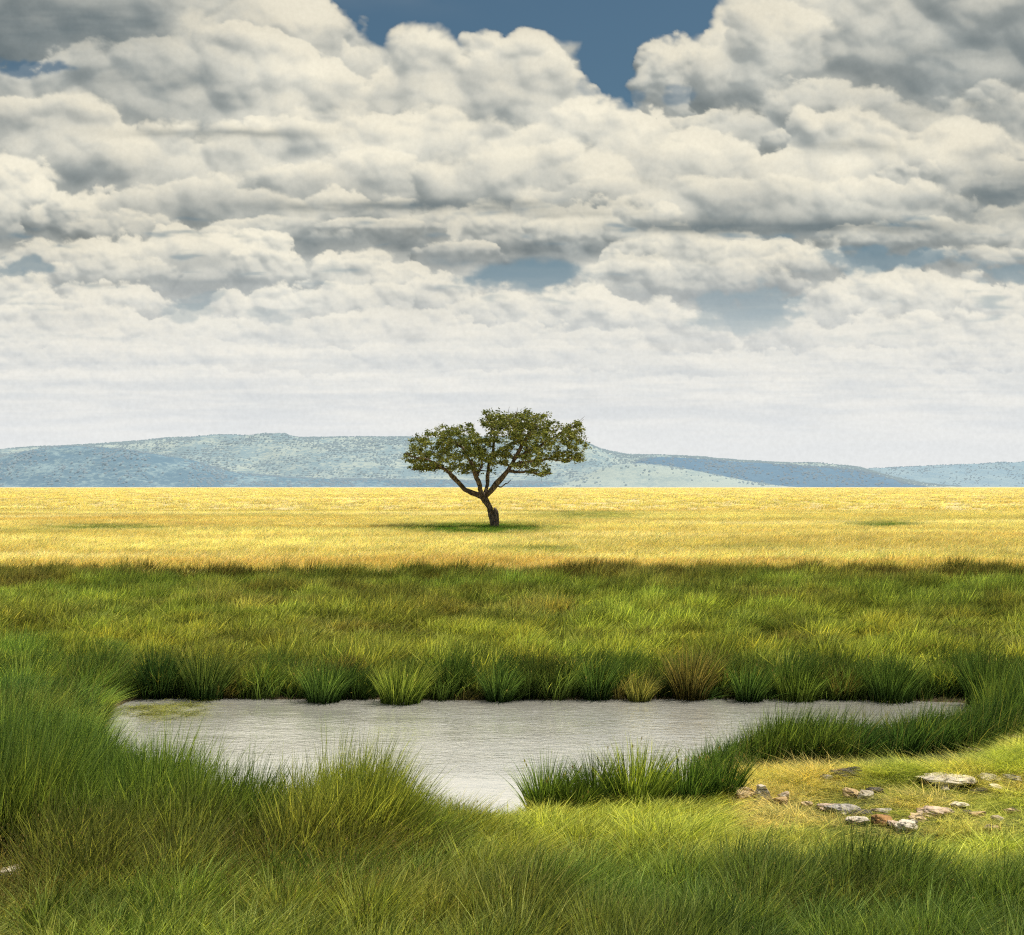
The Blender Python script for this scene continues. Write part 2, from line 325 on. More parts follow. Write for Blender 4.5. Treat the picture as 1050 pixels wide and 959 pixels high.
# ---------------------------------------------------------------- ground
POND_PX = [(128,719),(150,715.5),(240,716),(350,717),(500,717.5),(620,717),(700,716),(820,716.5),(900,717),(985,720),(1008,727),(1010,742),(900,760),(780,775),(722,798),(640,812),(565,828),(537,843),(500,850),(440,858),(330,870),(200,866),(132,852),(112,800),(98,765),(112,742),(118,728)]
POND = np.array([((x-525)/F*CAM_Z*F/(y-HZ), CAM_Z*F/(y-HZ)) for x, y in POND_PX])
def pond_sd(x, y):
    """signed distance to the shore, negative in the water"""
    x = np.asarray(x, float); y = np.asarray(y, float); best = np.full(x.shape, 1e9); ins = np.zeros(x.shape, bool)
    for k in range(len(POND)):
        a = POND[k]; b = POND[(k+1) % len(POND)]; d = b-a
        t = np.clip(((x-a[0])*d[0]+(y-a[1])*d[1])/(d@d), 0, 1)
        best = np.minimum(best, np.hypot(x-a[0]-t*d[0], y-a[1]-t*d[1]))
        c = (a[1] > y) != (b[1] > y); xi = a[0]+(y-a[1])/(d[1] if abs(d[1]) > 1e-9 else 1e-9)*d[0]
        ins ^= c & (x < xi)
    return np.where(ins, -best, best)+fb(x*1.3, y*1.3, 77, 3)*.10
def gauss(x, y, cx, cy, rx, ry): return np.exp(-((x-cx)/rx)**2-((y-cy)/ry)**2)
def ground_z(x, y):
    x = np.asarray(x, float); y = np.asarray(y, float)
    near = (np.abs(x) < 14) & (y > 6) & (y < 30)
    sd = np.full(x.shape, 6.)
    if near.any(): sd[near] = np.minimum(pond_sd(x[near], y[near]), 6.)
    z = np.where(sd < 0, np.maximum(sd*.45, -.5), .012+.07*smooth(sd, 0, .5)+.03*smooth(sd, .5, 3))
    z = z+smooth(sd, .1, 1.2)*(.16*gauss(x, y, 5.0, 14.8, 2.0, 1.1)+.22*gauss(x, y, 7.2, 16.0, 1.6, 1.4)+.05*fb(x*.5, y*.5, 5, 3)+.03*fb(x*2, y*2, 6, 2))
    z = z+smooth(y, 24, 60)*.02
    return z
def at(px, py, z=None):
    """world point on the ground seen at a pixel of the photograph"""
    zz = .05 if z is None else z
    for _ in range(1 if z is not None else 6):
        d = F*(CAM_Z-zz)/(py-HZ); x = (px-525)/F*d
        if z is None: zz = float(ground_z(np.array([x]), np.array([d]))[0])
    return x, d, zz
def axis(lo, hi, a, b, step, grow):
    v = list(np.arange(a, b+step/2, step)); s = step; p = v[-1]
    while p < hi: s *= grow; p += s; v.append(p)
    s = step; p = v[0]; w = []
    while p > lo: s *= grow; p -= s; w.append(p)
    return np.array(w[::-1]+v)
def build_ground():
    xs = axis(-14000, 14000, -9, 9, .1, 1.12); ys = axis(-500, 16000, 8, 24, .1, 1.07)
    X, Y = np.meshgrid(xs, ys); Z = ground_z(X, Y); V = np.stack([X, Y, Z], -1).reshape(-1, 3)
    h, w = X.shape; i = np.arange(h*w).reshape(h, w)
    q = np.stack([i[:-1, :-1], i[:-1, 1:], i[1:, 1:], i[1:, :-1]], -1).reshape(-1, 4)
    m, N, out = material('soil_and_turf')
    geo = N.n.new('ShaderNodeNewGeometry').outputs['Position']
    x, y, z = N.sep(geo)
    gold = N.step(N.m('ADD', y, N.m('MULTIPLY', N.noise(geo, .12, 3.), 8.)), 47., 53.)
    n1 = N.noise(N.vm('MULTIPLY', geo, (.05, .10, .1)), 1., 6., .6); n2 = N.noise(N.vm('MULTIPLY', geo, (.004, .012, .01)), 1., 6., .62)
    n3 = N.noise(geo, 6., 4., .6)
    cg = N.ramp(n1, [(.30, (.46,.34,.14)), (.5, (.58,.46,.21)), (.68, (.68,.57,.29))])
    cg = N.mix(N.step(n2, .38, .62, 0., .6), cg, (.74,.63,.32,1))
    far = N.step(y, 150., 1500.); cg = N.mix(N.m('MULTIPLY', far, .5), cg, (.72,.62,.36,1))
    cn = N.ramp(n3, [(.3, (.022,.028,.008)), (.55, (.06,.07,.018)), (.72, (.11,.11,.03))])
    c = N.mix(gold, cn, cg)
    mud = N.m('MULTIPLY', N.step(z, .075, .02), N.step(y, 26., 24.)); c = N.mix(mud, c, N.ramp(n3, [(.3, (.035,.028,.016)), (.7, (.13,.10,.055))]))
    principled(N, out, c, .95, .1, bump(N, n3, .6, .04))
    o = link('ground', new_mesh('ground', V, [q], m, smooth_=True)); tag(o, kind='structure')
    # water
    m, N, out = material('pond_water')
    geo = N.n.new('ShaderNodeNewGeometry').outputs['Position']
    calm = N.step(N.m('ADD', N.sep(geo)[1], N.m('MULTIPLY', N.noise(geo, .6, 2.), 2.)), 13.8, 18.0, .12, 1.)
    w1 = N.noise(N.vm('MULTIPLY', geo, (4.2, 7.5, 1.)), 1., 3., .55, 1.2); w2 = N.noise(N.vm('MULTIPLY', geo, (12., 19., 1.)), 1., 2., .5, .8)
    hgt = N.m('MULTIPLY', N.m('ADD', w1, N.m('MULTIPLY', w2, .35)), calm)
    sed = N.noise(geo, 1.1, 4.)
    c = N.ramp(sed, [(.3, (.64,.62,.55)), (.7, (.74,.72,.66))])
    c = N.mix(N.step(N.m('ADD', N.sep(geo)[1], N.m('MULTIPLY', N.noise(N.vm('MULTIPLY', geo, (.5, 1.6, 1)), 1., 3.), 3.)), 18.2, 15.6), c, (.82,.81,.78,1))  # near water paled: bright sky reflection painted into the base colour
    hgt = N.m('MULTIPLY', hgt, N.step(N.noise(N.vm('MULTIPLY', geo, (.35, .8, 1)), 1., 3.), .35, .62, .35, 1.05))
    nb = bump(N, hgt, 1., .014)
    df = N.n.new('ShaderNodeBsdfDiffuse'); N.l.new(c, df.inputs[0]); gl = N.n.new('ShaderNodeBsdfGlossy'); gl.inputs['Roughness'].default_value = .07; N.l.new(nb, gl.inputs['Normal'])
    N.put(gl.inputs[0], (.98, .96, .91, 1)); fr = N.n.new('ShaderNodeFresnel'); fr.inputs[0].default_value = 1.6; N.l.new(nb, fr.inputs['Normal'])
    mx = N.n.new('ShaderNodeMixShader'); N.put(mx.inputs[0], N.lin(fr.outputs[0], .05, .40, .16, .78)); N.l.new(df.outputs[0], mx.inputs[1]); N.l.new(gl.outputs[0], mx.inputs[2]); N.l.new(mx.outputs[0], out.inputs[0])
    xs = np.linspace(-9, 10, 40); ys = np.linspace(10.5, 22.5, 30); X, Y = np.meshgrid(xs, ys); h, w = X.shape; i = np.arange(h*w).reshape(h, w)
    q = np.stack([i[:-1, :-1], i[:-1, 1:], i[1:, 1:], i[1:, :-1]], -1).reshape(-1, 4)
    o = link('pond_water', new_mesh('pond_water', np.stack([X, Y, X*0], -1).reshape(-1, 3), [q], m)); tag(o, kind='structure')

# ---------------------------------------------------------------- grass
def blade_mesh(n, rad, h0, h1, wid, lean, spread, seed, segs=3, heads=0., outward=.5, jitter=.12):
    r = np.random.default_rng(seed)
    a = r.uniform(0, 2*math.pi, n); rr = rad*np.sqrt(r.uniform(0, 1, n))
    root = np.stack([np.cos(a)*rr, np.sin(a)*rr], -1)
    h = r.uniform(h0, h1, n)*(1-.25*(rr/rad)**2 if rad else 1)
    L = np.stack([lean+r.normal(0, jitter, n), r.normal(0, jitter, n)], -1)*1.0+root/max(rad, 1e-6)*outward+r.normal(0, spread, (n, 2))
    ang = r.uniform(0, math.pi, n); wd = np.stack([np.cos(ang), np.sin(ang)], -1)
    ts = np.linspace(0, 1, segs+1); V = []; T = []
    for k, t in enumerate(ts):
        bend = L*(.35*t+.65*t*t)[..., None] if False else L*(.30*t+.55*t*t)
        p = root+bend*h[:, None]; z = h*(t-.16*t*t*np.minimum(np.hypot(*L.T), 1.2))
        wk = wid*r.uniform(.7, 1.2, n)*(1-t**1.7)*.5 if k else wid*.5*np.ones(n)
        if k < segs:
            V.append(np.concatenate([p-wd*wk[:, None], z[:, None]], 1)); V.append(np.concatenate([p+wd*wk[:, None], z[:, None]], 1)); T += [t, t]
        else: V.append(np.concatenate([p, z[:, None]], 1)); T.append(t)
    nv = len(V); V = np.stack(V, 1).reshape(-1, 3); b = np.arange(n)*nv
    quads = np.concatenate([np.stack([b+2*k, b+2*k+1, b+2*k+3, b+2*k+2], 1) for k in range(segs-1)]) if segs > 1 else np.zeros((0, 4), int)
    tris = np.stack([b+2*(segs-1), b+2*(segs-1)+1, b+2*segs], 1)
    rnd = np.repeat(r.uniform(0, 1, n), nv); tt = np.tile(T, n); hd = np.zeros(len(V))
    if heads > 0:                                   # small seed heads at some tips
        k = r.choice(n, max(1, int(n*heads)), replace=False); tip = V[k*nv+nv-1]; m_ = len(k); o = len(V)
        s = wid*1.5; l = .018+wid*2.
        up = np.stack([L[k, 0]*.6, L[k, 1]*.6, np.ones(m_)], -1); up /= np.linalg.norm(up, axis=1)[:, None]
        sd = np.concatenate([wd[k], np.zeros((m_, 1))], 1)
        H = np.stack([tip-up*l*.9, tip-sd*s*.5-up*l*.2, tip+up*l*.35, tip+sd*s*.5-up*l*.2], 1).reshape(-1, 3)
        V = np.concatenate([V, H]); j = o+np.arange(m_)*4
        quads = np.concatenate([quads, np.stack([j, j+1, j+2, j+3], 1)])
        rnd = np.concatenate([rnd, np.repeat(r.uniform(0, 1, m_), 4)]); tt = np.concatenate([tt, np.ones(m_*4)]); hd = np.concatenate([hd, np.ones(m_*4)])
    bl = np.stack([tt, rnd, hd, np.ones(len(V))], -1)
    return V, [quads, tris], bl
def grass_material(name, source, lo=.26, blo=.34, bhi=1.75):
    m, N, out = material(name)
    bl = N.n.new('ShaderNodeSeparateColor'); N.l.new(attr(N, 'blade'), bl.inputs[0]); t, r, hd = bl.outputs
    tint = attr(N, 'tint', 'INSTANCER') if source == 'inst' else attr(N, 'tint')
    rnd = N.n.new('ShaderNodeObjectInfo').outputs['Random']
    v = N.m('MULTIPLY', N.lin(t, 0., 1., lo, 1.25), N.lin(r, 0., 1., blo, bhi))  # shade at the blade foot painted in: dark roots, light tips
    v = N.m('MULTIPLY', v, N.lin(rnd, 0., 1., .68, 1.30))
    c = N.vm('SCALE', tint, None, v)
    # some blades drier and yellower, some bluer
    dry = N.m('MULTIPLY', N.step(r, .66, .95), N.lin(t, .1, .9, .25, .75))
    c = N.mix(dry, c, N.mix(1., N.vm('SCALE', tint, None, v), (1.55, 1.25, 1.0, 1), 'MULTIPLY'))
    cool = N.m('MULTIPLY', N.step(r, .28, .04), .6); c = N.mix(cool, c, N.mix(1., c, (.62, .95, 1.0, 1), 'MULTIPLY'))
    c = N.mix(N.m('MULTIPLY', hd, .8), c, N.mix(r, (.24,.15,.06,1), (.46,.34,.14,1)))
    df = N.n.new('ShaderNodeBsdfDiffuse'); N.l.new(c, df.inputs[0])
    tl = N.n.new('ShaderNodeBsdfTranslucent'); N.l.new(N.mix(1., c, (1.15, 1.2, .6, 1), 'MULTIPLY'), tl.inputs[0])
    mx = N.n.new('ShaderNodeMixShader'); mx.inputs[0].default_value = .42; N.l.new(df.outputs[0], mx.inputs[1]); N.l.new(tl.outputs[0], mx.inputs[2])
    N.l.new(mx.outputs[0], out.inputs[0]); return m
GM = {}
def templates(name, nvar, **kw):
    c = bpy.data.collections.new(name); mat = GM['gold' if 'gold' in name else 'inst']
    for k in range(nvar):
        V, f, bl = blade_mesh(seed=hash_name(name)+k, **kw)
        o = bpy.data.objects.new('%s_%d' % (name, k), new_mesh(name, V, f, mat, {'blade': ('FLOAT_COLOR', bl)})); c.objects.link(o)
    return c
def hash_name(s): return zlib.crc32(s.encode()) % 100000
def scatter(name, coll, nvar, P, rot, scl, tint, label=None):
    """one ground cover object: a tuft of the collection at every point"""
    n = len(P); me = bpy.data.meshes.new(name); me.vertices.add(n); me.vertices.foreach_set('co', np.asarray(P, np.float32).ravel())
    def put(an, typ, data, key):
        a = me.attributes.new(an, typ, 'POINT'); a.data.foreach_set(key, np.asarray(data).ravel())
    put('rot', 'FLOAT_VECTOR', np.asarray(rot, np.float32), 'vector'); put('scl', 'FLOAT_VECTOR', np.asarray(scl, np.float32), 'vector')
    put('tint', 'FLOAT_COLOR', np.concatenate([tint, np.ones((n, 1))], 1).astype(np.float32), 'color')
    put('pick', 'INT', rng.integers(0, nvar, n).astype(np.int32), 'value')
    o = link(name, me); tag(o, label, None, None, 'stuff')
    g = bpy.data.node_groups.new(name, 'GeometryNodeTree')
    g.interface.new_socket('Geometry', in_out='INPUT', socket_type='NodeSocketGeometry'); g.interface.new_socket('Geometry', in_out='OUTPUT', socket_type='NodeSocketGeometry')
    nd = g.nodes; i = nd.new('NodeGroupInput'); ou = nd.new('NodeGroupOutput'); ip = nd.new('GeometryNodeInstanceOnPoints'); ci = nd.new('GeometryNodeCollectionInfo')
    ci.inputs['Collection'].default_value = coll; ci.inputs['Separate Children'].default_value = True; ci.inputs['Reset Children'].default_value = True
    def na(an, typ):
        x = nd.new('GeometryNodeInputNamedAttribute'); x.data_type = typ; x.inputs['Name'].default_value = an; return x.outputs['Attribute']
    g.links.new(i.outputs[0], ip.inputs['Points']); g.links.new(ci.outputs[0], ip.inputs['Instance']); ip.inputs['Pick Instance'].default_value = True
    g.links.new(na('pick', 'INT'), ip.inputs['Instance Index']); g.links.new(na('scl', 'FLOAT_VECTOR'), ip.inputs['Scale'])
    er = nd.new('FunctionNodeEulerToRotation'); g.links.new(na('rot', 'FLOAT_VECTOR'), er.inputs[0]); g.links.new(er.outputs[0], ip.inputs['Rotation'])
    g.links.new(ip.outputs[0], ou.inputs[0])
    md = o.modifiers.new('cover', 'NODES'); md.node_group = g
    return o
def rots(n, z=.6, tilt=.07):
    return np.stack([rng.normal(0, tilt, n), rng.normal(.04, tilt, n), rng.normal(0, z, n)], -1)
def wedge(y0, y1, n, power=1., margin=1.28, off=1.2):
    """points in front of the camera between two distances; power 1 = even on the ground"""
    u = rng.uniform(0, 1, n)
    y = (y0**(power+1)+(y1**(power+1)-y0**(power+1))*u)**(1/(power+1)); hw = .35*y*margin+off
    return rng.uniform(-1, 1, n)*hw, y
def lerp(a, b, t): t = np.asarray(t)[..., None]; return np.asarray(a)*(1-t)+np.asarray(b)*t
def pxy(x, y, z=0.): return 525+x/y*F, HZ+(CAM_Z-z)*F/y
DEEP, GREEN, LIME, OLIVE, BROWN, YEL = np.array((.050,.096,.030)), np.array((.146,.212,.050)), np.array((.395,.430,.090)), np.array((.205,.215,.062)), np.array((.215,.150,.060)), np.array((.64,.55,.20))

ROCK_PX = [(764,821,26),(782,824,18),(797,825,16),(803,821,14),(869,798,27),(848,800,11),(874,817,15),(886,819,13),(898,813,15),(847,829,22),(864,833,26),(882,836,18),(880,845,19),(905,846,17),(918,849,14),(930,852,20),(942,841,16),(960,835,30),(982,828,16),(969,802,48),(953,806,12),(968,811,11),(1002,809,14),(1016,797,20),(1038,798,28),(1019,808,11),(903,833,15),(1001,838,14),(992,835,8),(1035,834,15),(1022,841,9),(1016,852,16),(828,827,10),(1000,771,16),(1042,760,20),(11,910,30)]
def build_grass():
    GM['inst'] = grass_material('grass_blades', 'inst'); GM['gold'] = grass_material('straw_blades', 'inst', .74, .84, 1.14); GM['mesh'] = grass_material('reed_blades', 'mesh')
    reed = templates('reed_tuft', 5, n=52, rad=.15, h0=.40, h1=1.15, wid=.0105, lean=.14, spread=.06, segs=4, heads=0., outward=.30)
    mead = templates('meadow_tuft', 5, n=72, rad=.15, h0=.30, h1=1.12, wid=.0092, lean=.13, spread=.09, segs=3, heads=.02, outward=.25)
    turf = templates('turf_tuft', 4, n=90, rad=.16, h0=.3, h1=1.0, wid=.0060, lean=.40, spread=.35, segs=2, heads=0, outward=.3)
    midg = templates('mid_tuft', 5, n=46, rad=.26, h0=.30, h1=1.15, wid=.021, lean=.16, spread=.11, segs=2, heads=.03, outward=.25)
    gold = templates('gold_tuft', 5, n=44, rad=.45, h0=.4, h1=1.1, wid=.030, lean=.28, spread=.20, segs=2, heads=.02, outward=.2)
    fargold = templates('far_gold_tuft', 4, n=40, rad=1.1, h0=.35, h1=1.2, wid=.085, lean=.45, spread=.25, segs=2, outward=.1)
    stem = templates('seed_stem', 5, n=7, rad=.18, h0=.7, h1=1.2, wid=.0065, lean=.20, spread=.16, segs=4, heads=.0, outward=.1)

    rush = templates('brown_rush', 5, n=9, rad=.16, h0=.6, h1=1.15, wid=.0060, lean=.15, spread=.12, segs=3, heads=.7, outward=.1)
    # ---- golden plain
    x, y = wedge(41, 165, 40000, 1.); z = ground_z(x, y)
    edge = 46.0+fb(x*.06, x*0, 41, 4)*4.5+fb(x*.5, y*.3, 42, 3)*2.5+rng.normal(0, .7, len(x))
    k = y > edge; x, y, z = x[k], y[k], z[k]
    def goldtint(x, y):
        a = fb(x*.035, y*.09, 51, 5, .6); b = fb(x*.010, y*.03, 52, 4, .6); c = fb(x*.25, y*.35, 53, 3)
        t = lerp((.70,.58,.25), (.82,.74,.38), smooth(a+c*.35, -.35, .4))
        t = lerp(t, (.62,.62,.20), smooth(b, .10, .5)*.6); t = lerp(t, (.66,.44,.17), smooth(fb(x*.012, y*.05, 54, 4, .6), .05, .4)*.6)
        t = lerp(t, (.92,.84,.56), smooth(b+a*.5, -.10, -.45)*.75)
        t = t*(1+.34*fb(x*.018, y*.11, 58, 4, .55)+.12*fb(x*.10, y*.5, 59, 3))[:, None]
        nearb = smooth(y, 56, 46); t = lerp(t, (.60,.62,.14), nearb*.6*smooth(a, -.5, .3))
        return t
    ti = goldtint(x, y)
    px, py = pxy(x, y, .3)
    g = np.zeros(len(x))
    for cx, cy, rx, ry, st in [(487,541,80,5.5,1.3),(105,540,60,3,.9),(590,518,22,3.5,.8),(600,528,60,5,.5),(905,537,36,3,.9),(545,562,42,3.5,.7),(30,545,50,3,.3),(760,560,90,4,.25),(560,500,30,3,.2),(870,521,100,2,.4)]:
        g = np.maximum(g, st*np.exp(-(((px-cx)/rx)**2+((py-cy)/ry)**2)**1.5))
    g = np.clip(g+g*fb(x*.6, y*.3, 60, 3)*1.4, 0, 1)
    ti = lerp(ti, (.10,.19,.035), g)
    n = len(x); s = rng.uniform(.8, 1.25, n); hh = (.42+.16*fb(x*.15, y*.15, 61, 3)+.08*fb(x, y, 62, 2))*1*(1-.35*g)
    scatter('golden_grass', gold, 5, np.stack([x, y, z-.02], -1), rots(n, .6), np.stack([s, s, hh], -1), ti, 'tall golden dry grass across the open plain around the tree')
    x, y = wedge(160, 2600, 26000, -.35, 1.2, 4); z = ground_z(x, y); n = len(x); s = np.clip(y/170, 1, 5)*rng.uniform(.7, 1.2, n)
    ti = goldtint(x, y); ti = lerp(ti, (.78,.66,.36), smooth(y, 200, 1200)*.6)
    hh = .42+.10*fb(x*.05, y*.05, 63, 3)
    scatter('distant_golden_grass', fargold, 4, np.stack([x, y, z-.02], -1), rots(n, .6), np.stack([s, s, hh], -1), ti, 'pale golden grass of the plain running to the foot of the hills')

    # ---- green meadow beyond the pond
    x, y = wedge(20.9, 51, 32000, .75); z = ground_z(x, y); sd = np.full(len(x), 9.); k = y < 24; sd[k] = pond_sd(x[k], y[k])
    edge = 46.6+fb(x*.06, x*0, 41, 4)*4.5+fb(x*.5, y*.3, 42, 3)*2.5+rng.normal(0, .9, len(x))
    k = (sd > .12) & (y < edge); x, y, z = x[k], y[k], z[k]
    a = fb(x*.16, y*.14, 71, 4, .55); b = fb(x*.5, y*.35, 72, 3); px, py = pxy(x, y, .5)
    t = lerp(OLIVE*1.1, GREEN*1.35, smooth(a+.3*b, -.3, .3))
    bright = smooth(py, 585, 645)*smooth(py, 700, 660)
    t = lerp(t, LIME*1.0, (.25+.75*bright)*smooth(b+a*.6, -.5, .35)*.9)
    t = t*(1+.55*fb(x*1.1, y*.6, 78, 3))[:, None]
    t = lerp(t, YEL*.75, smooth(fb(x*.22, y*.2, 74, 4, .6), .16, .45)*.5*smooth(y, 26, 32))
    t = lerp(t, BROWN, smooth(fb(x*.25+9, y*.13, 75, 4), .18, .5)*.6*smooth(y, 28, 36))
    t = lerp(t, BROWN*.6+DEEP*.4, smooth(y, 41.5, 45)*(.45+.50*smooth(fb(x*.12, y*.3, 76, 3), -.35, .2)))  # cloud shadow along the meadow's far edge, painted as darker tufts
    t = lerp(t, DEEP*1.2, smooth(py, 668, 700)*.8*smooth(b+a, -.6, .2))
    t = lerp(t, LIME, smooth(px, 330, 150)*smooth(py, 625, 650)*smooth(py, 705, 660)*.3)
    n = len(x); s = rng.uniform(.8, 1.2, n); hh = .43+.18*fb(x*.3, y*.25, 77, 3)+.12*b+.10*smooth(y, 42, 45)-.10*smooth(y, 34, 28)*smooth(y, 22, 28)
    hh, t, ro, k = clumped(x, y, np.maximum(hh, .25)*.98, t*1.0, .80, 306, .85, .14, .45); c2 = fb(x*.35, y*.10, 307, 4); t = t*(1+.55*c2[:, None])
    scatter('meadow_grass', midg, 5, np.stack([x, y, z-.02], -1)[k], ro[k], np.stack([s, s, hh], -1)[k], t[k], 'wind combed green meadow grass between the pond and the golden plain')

    # ---- reeds and sedge around the pond: left bank, far bank, near bank
    def sel(n, x0, x1, y0, y1):
        return rng.uniform(x0, x1, n), rng.uniform(y0, y1, n)
    PX, PZ, PR, PS, PT = [], [], [], [], []
    def emit(store, x, y, h, t, sxy=1., zr=.5, tilt=.08, clump=0., cseed=0, amp=1., gap=.35):
        z = ground_z(x, y); n = len(x); s = rng.uniform(.85, 1.2, n)*sxy; ro = rots(n, zr, tilt); h = np.broadcast_to(h, (n,)); k = np.ones(n, bool)
        if clump: h, t, ro, k = clumped(x, y, h, t, clump, cseed, amp, gap=gap)
        store.append((np.stack([x, y, z-.02], -1)[k], ro[k], np.stack([s, s, h], -1)[k], t[k]))
    def flush(store, name, coll, nv, label):
        P, r_, s_, t_ = (np.concatenate([q[i] for q in store]) for i in range(4)); scatter(name, coll, nv, P, r_, s_, t_, label)
    st = []
    # left bank
    x, y = sel(6500, -10.5, -3.6, 12.2, 25); k = (pond_sd(x, y) > .12) & (x < -.272*y-.10*smooth(y, 21, 19.5)*smooth(y, 12, 14)); x, y = x[k], y[k]
    k = np.abs(x) < .35*y*1.25+1; x, y = x[k], y[k]; a = fb(x*.6, y*.4, 81, 4); b = fb(x*1.7, y*1.1, 82, 3)
    t = lerp(DEEP*1.4, GREEN*1.15, smooth(a+.5*b, -.4, .35)); t = lerp(t, LIME*.85, smooth(b-a*.5, .05, .5)*.7); t = lerp(t, BROWN*1.2, smooth(fb(x*.8, y*.8, 83, 3), .25, .5)*.5)
    emit(st, x, y, np.maximum(.68+.30*a+.2*b, .35)*smooth(pond_sd(x, y), -.2, .9).clip(.45, 1)*(.98-.34*smooth(y, 16.5, 20.5)), t*1.25, 1., .5, .10, .62, 301, .9, .5)
    # far bank fringe (the big tussocks are objects of their own)
    x, y = sel(2300, -7.5, 9.5, 20.6, 22.6); k = pond_sd(x, y) > .02; x, y = x[k], y[k]; a = fb(x*.7, y*.5, 84, 3)
    t = lerp(DEEP, GREEN, smooth(a, -.3, .4)); t = lerp(t, BROWN, smooth(fb(x*.9, y, 85, 3), .2, .45)*.7)
    emit(st, x, y, np.maximum(.42+.3*a, .18), t, 1., .5, .08, .6, 305, .9, .7)
    # near left mass
    x, y = sel(6200, -5.6, -.35, 9.9, 14.2); sd = pond_sd(x, y); k = (sd > -.12)
    px, py = pxy(x, y, 0); lim = np.interp(px, [-200, 130, 430, 520], [905, 905, 880, 872])
    k &= (py < lim+40) & (y > 10.1+.25*fb(x, y, 86, 2)); k &= x < -.35-.42*(13.2-y)*0+(y-12.5)*.15
    x, y, px, py = x[k], y[k], px[k], py[k]; a = fb(x*.8, y*.8, 87, 4); b = fb(x*2.2, y*2.2, 88, 3)
    t = lerp(DEEP*1.25, GREEN*1.05, smooth(a+.4*b, -.35, .35)); crown = np.exp(-((px-360)/70)**2)
    t = lerp(t, LIME*.95, np.clip(crown*.85+smooth(b, .1, .5)*.35, 0, .85)); t = lerp(t, OLIVE*.8+BROWN*.2, smooth(y, 11.8, 10.8)*.7)
    hp = np.interp(px, [-100, 100, 130, 200, 260, 340, 400, 440, 470, 520], [.75, .74, .66, .74, .60, .82, .56, .34, .20, .12])
    cap = 3-(np.interp(px, [0, 100, 125, 180, 205, 255, 290, 340, 385, 410, 440, 500, 540], [700, 742, 772, 770, 784, 792, 786, 764, 772, 795, 815, 836, 850])-HZ)*y/F
    emit(st, x, y, np.maximum(np.minimum(hp*(1+.2*a)*(1-.45*smooth(y, 11.4, 10.2))*1.08, cap*1.04)*(1+.36*b)*(1-.7*((px < 40) & (py > 896))), .06), t*1.2, 1., .5, .08, .42, 302, .5, .55)
    flush(st, 'pond_reeds', reed, 5, 'dense dark green reeds and sedge along the banks of the pond')
    # tall seed stems standing out of the left mass and the right bed
    st = []
    x, y = sel(330, -4.8, -.9, 11.2, 13.2); emit(st, x, y, rng.uniform(.55, .98, 330)*np.interp(525+x/y*F, [100, 380, 430, 520], [.9, .9, .5, .25]), lerp(OLIVE, GREEN, rng.uniform(0, 1, 330)), 1.1)
    x, y = sel(110, 2.2, 6.4, 14.9, 16.8); emit(st, x, y, rng.uniform(.45, .75, 110), lerp(YEL*.6, GREEN, rng.uniform(0, 1, 110)), 1.)
    x, y = sel(160, -9, -4.6, 14, 22); k = pond_sd(x, y) > .1; x, y = x[k], y[k]; emit(st, x, y, rng.uniform(.7, 1.05, len(x)), lerp(YEL*.5, GREEN, rng.uniform(0, 1, len(x))), 1.)
    flush(st, 'seed_stems', stem, 5, 'thin single stems standing up above the reeds round the pond')
    st = []
    x, y = sel(650, -6, -.6, 9.6, 12.2); emit(st, x, y, rng.uniform(.32, .62, 650), lerp(OLIVE, BROWN*1.2, rng.uniform(0, 1, 650)), 1.)
    x, y = wedge(7.6, 11.5, 420, 1.); emit(st, x, y, rng.uniform(.25, .42, 420), lerp(YEL*.8, OLIVE, rng.uniform(0, 1, 420)), 1.)
    flush(st, 'brown_rushes', rush, 5, 'scattered dry rushes with small brown heads mixed into the near grass')
    # ---- right reed bed behind the rocks
    st = []
    x, y = sel(4200, 1.4, 9.5, 13.9, 18.8); px, py = pxy(x, y, 0); lo = np.interp(px, [700, 730, 1000, 1050, 1150], [806, 800, 790, 768, 750]); hi = np.interp(px, [700, 760, 900, 1000, 1010, 1100], [790, 766, 752, 742, 716, 700])
    k = (py < lo+2*fb(x*2, y*2, 90, 2)*3) & (py > hi) & (px > 722) & (px < 1350); x, y, px, py = x[k], y[k], px[k], py[k]
    a = fb(x*.8, y*.8, 91, 3); b = fb(x*2., y*2., 92, 3)
    t = lerp(DEEP*1.3, GREEN, smooth(a+.4*b, -.35, .4)); t = lerp(t, LIME*.7, smooth(b, .15, .5)*.5)
    cap = 3-(np.interp(px, [720, 760, 800, 900, 960, 1000, 1020, 1060], [768, 748, 742, 750, 744, 733, 706, 690])-HZ)*y/F
    emit(st, x, y, np.maximum(np.minimum(np.interp(px, [720, 760, 800, 900, 1000, 1100], [.55, .66, .66, .66, .66, .9]), cap*1.22)*(1+.30*b+.12*a), .06), t*1.15, .9, .5, .08, .5, 303, .4, .6)
    flush(st, 'reed_bed', reed, 5, 'band of dark green reeds between the water and the rocky lawn')
    # ---- near meadow: lawn tongue, foreground left and right
    st = []
    x, y = wedge(7.2, 13.6, 12500, 1., 1.25, .8); sd = pond_sd(x, y); px, py = pxy(x, y, 0)
    rock = (px > 735) & (py < 874+fb(x*2, y*2, 95, 2)*10) & (py > 700)
    k = (sd > .04) & ~rock & ~((x < -.7) & (y > 11.0)); x, y, px, py = x[k], y[k], px[k], py[k]
    a = fb(x*.7, y*.7, 96, 4); b = fb(x*2.3, y*2.3, 97, 3)
    right = smooth(px, 420, 520)
    lawn = smooth(y, 10.1, 11.0)*right                       # bright tongue at the water
    h = lerp2(.29, .22, lawn)+.0
    h = h+right*(1-lawn)*.10*smooth(a, -.4, .3)
    h = h*(1-.62*((px < 48) & (py > 906)))
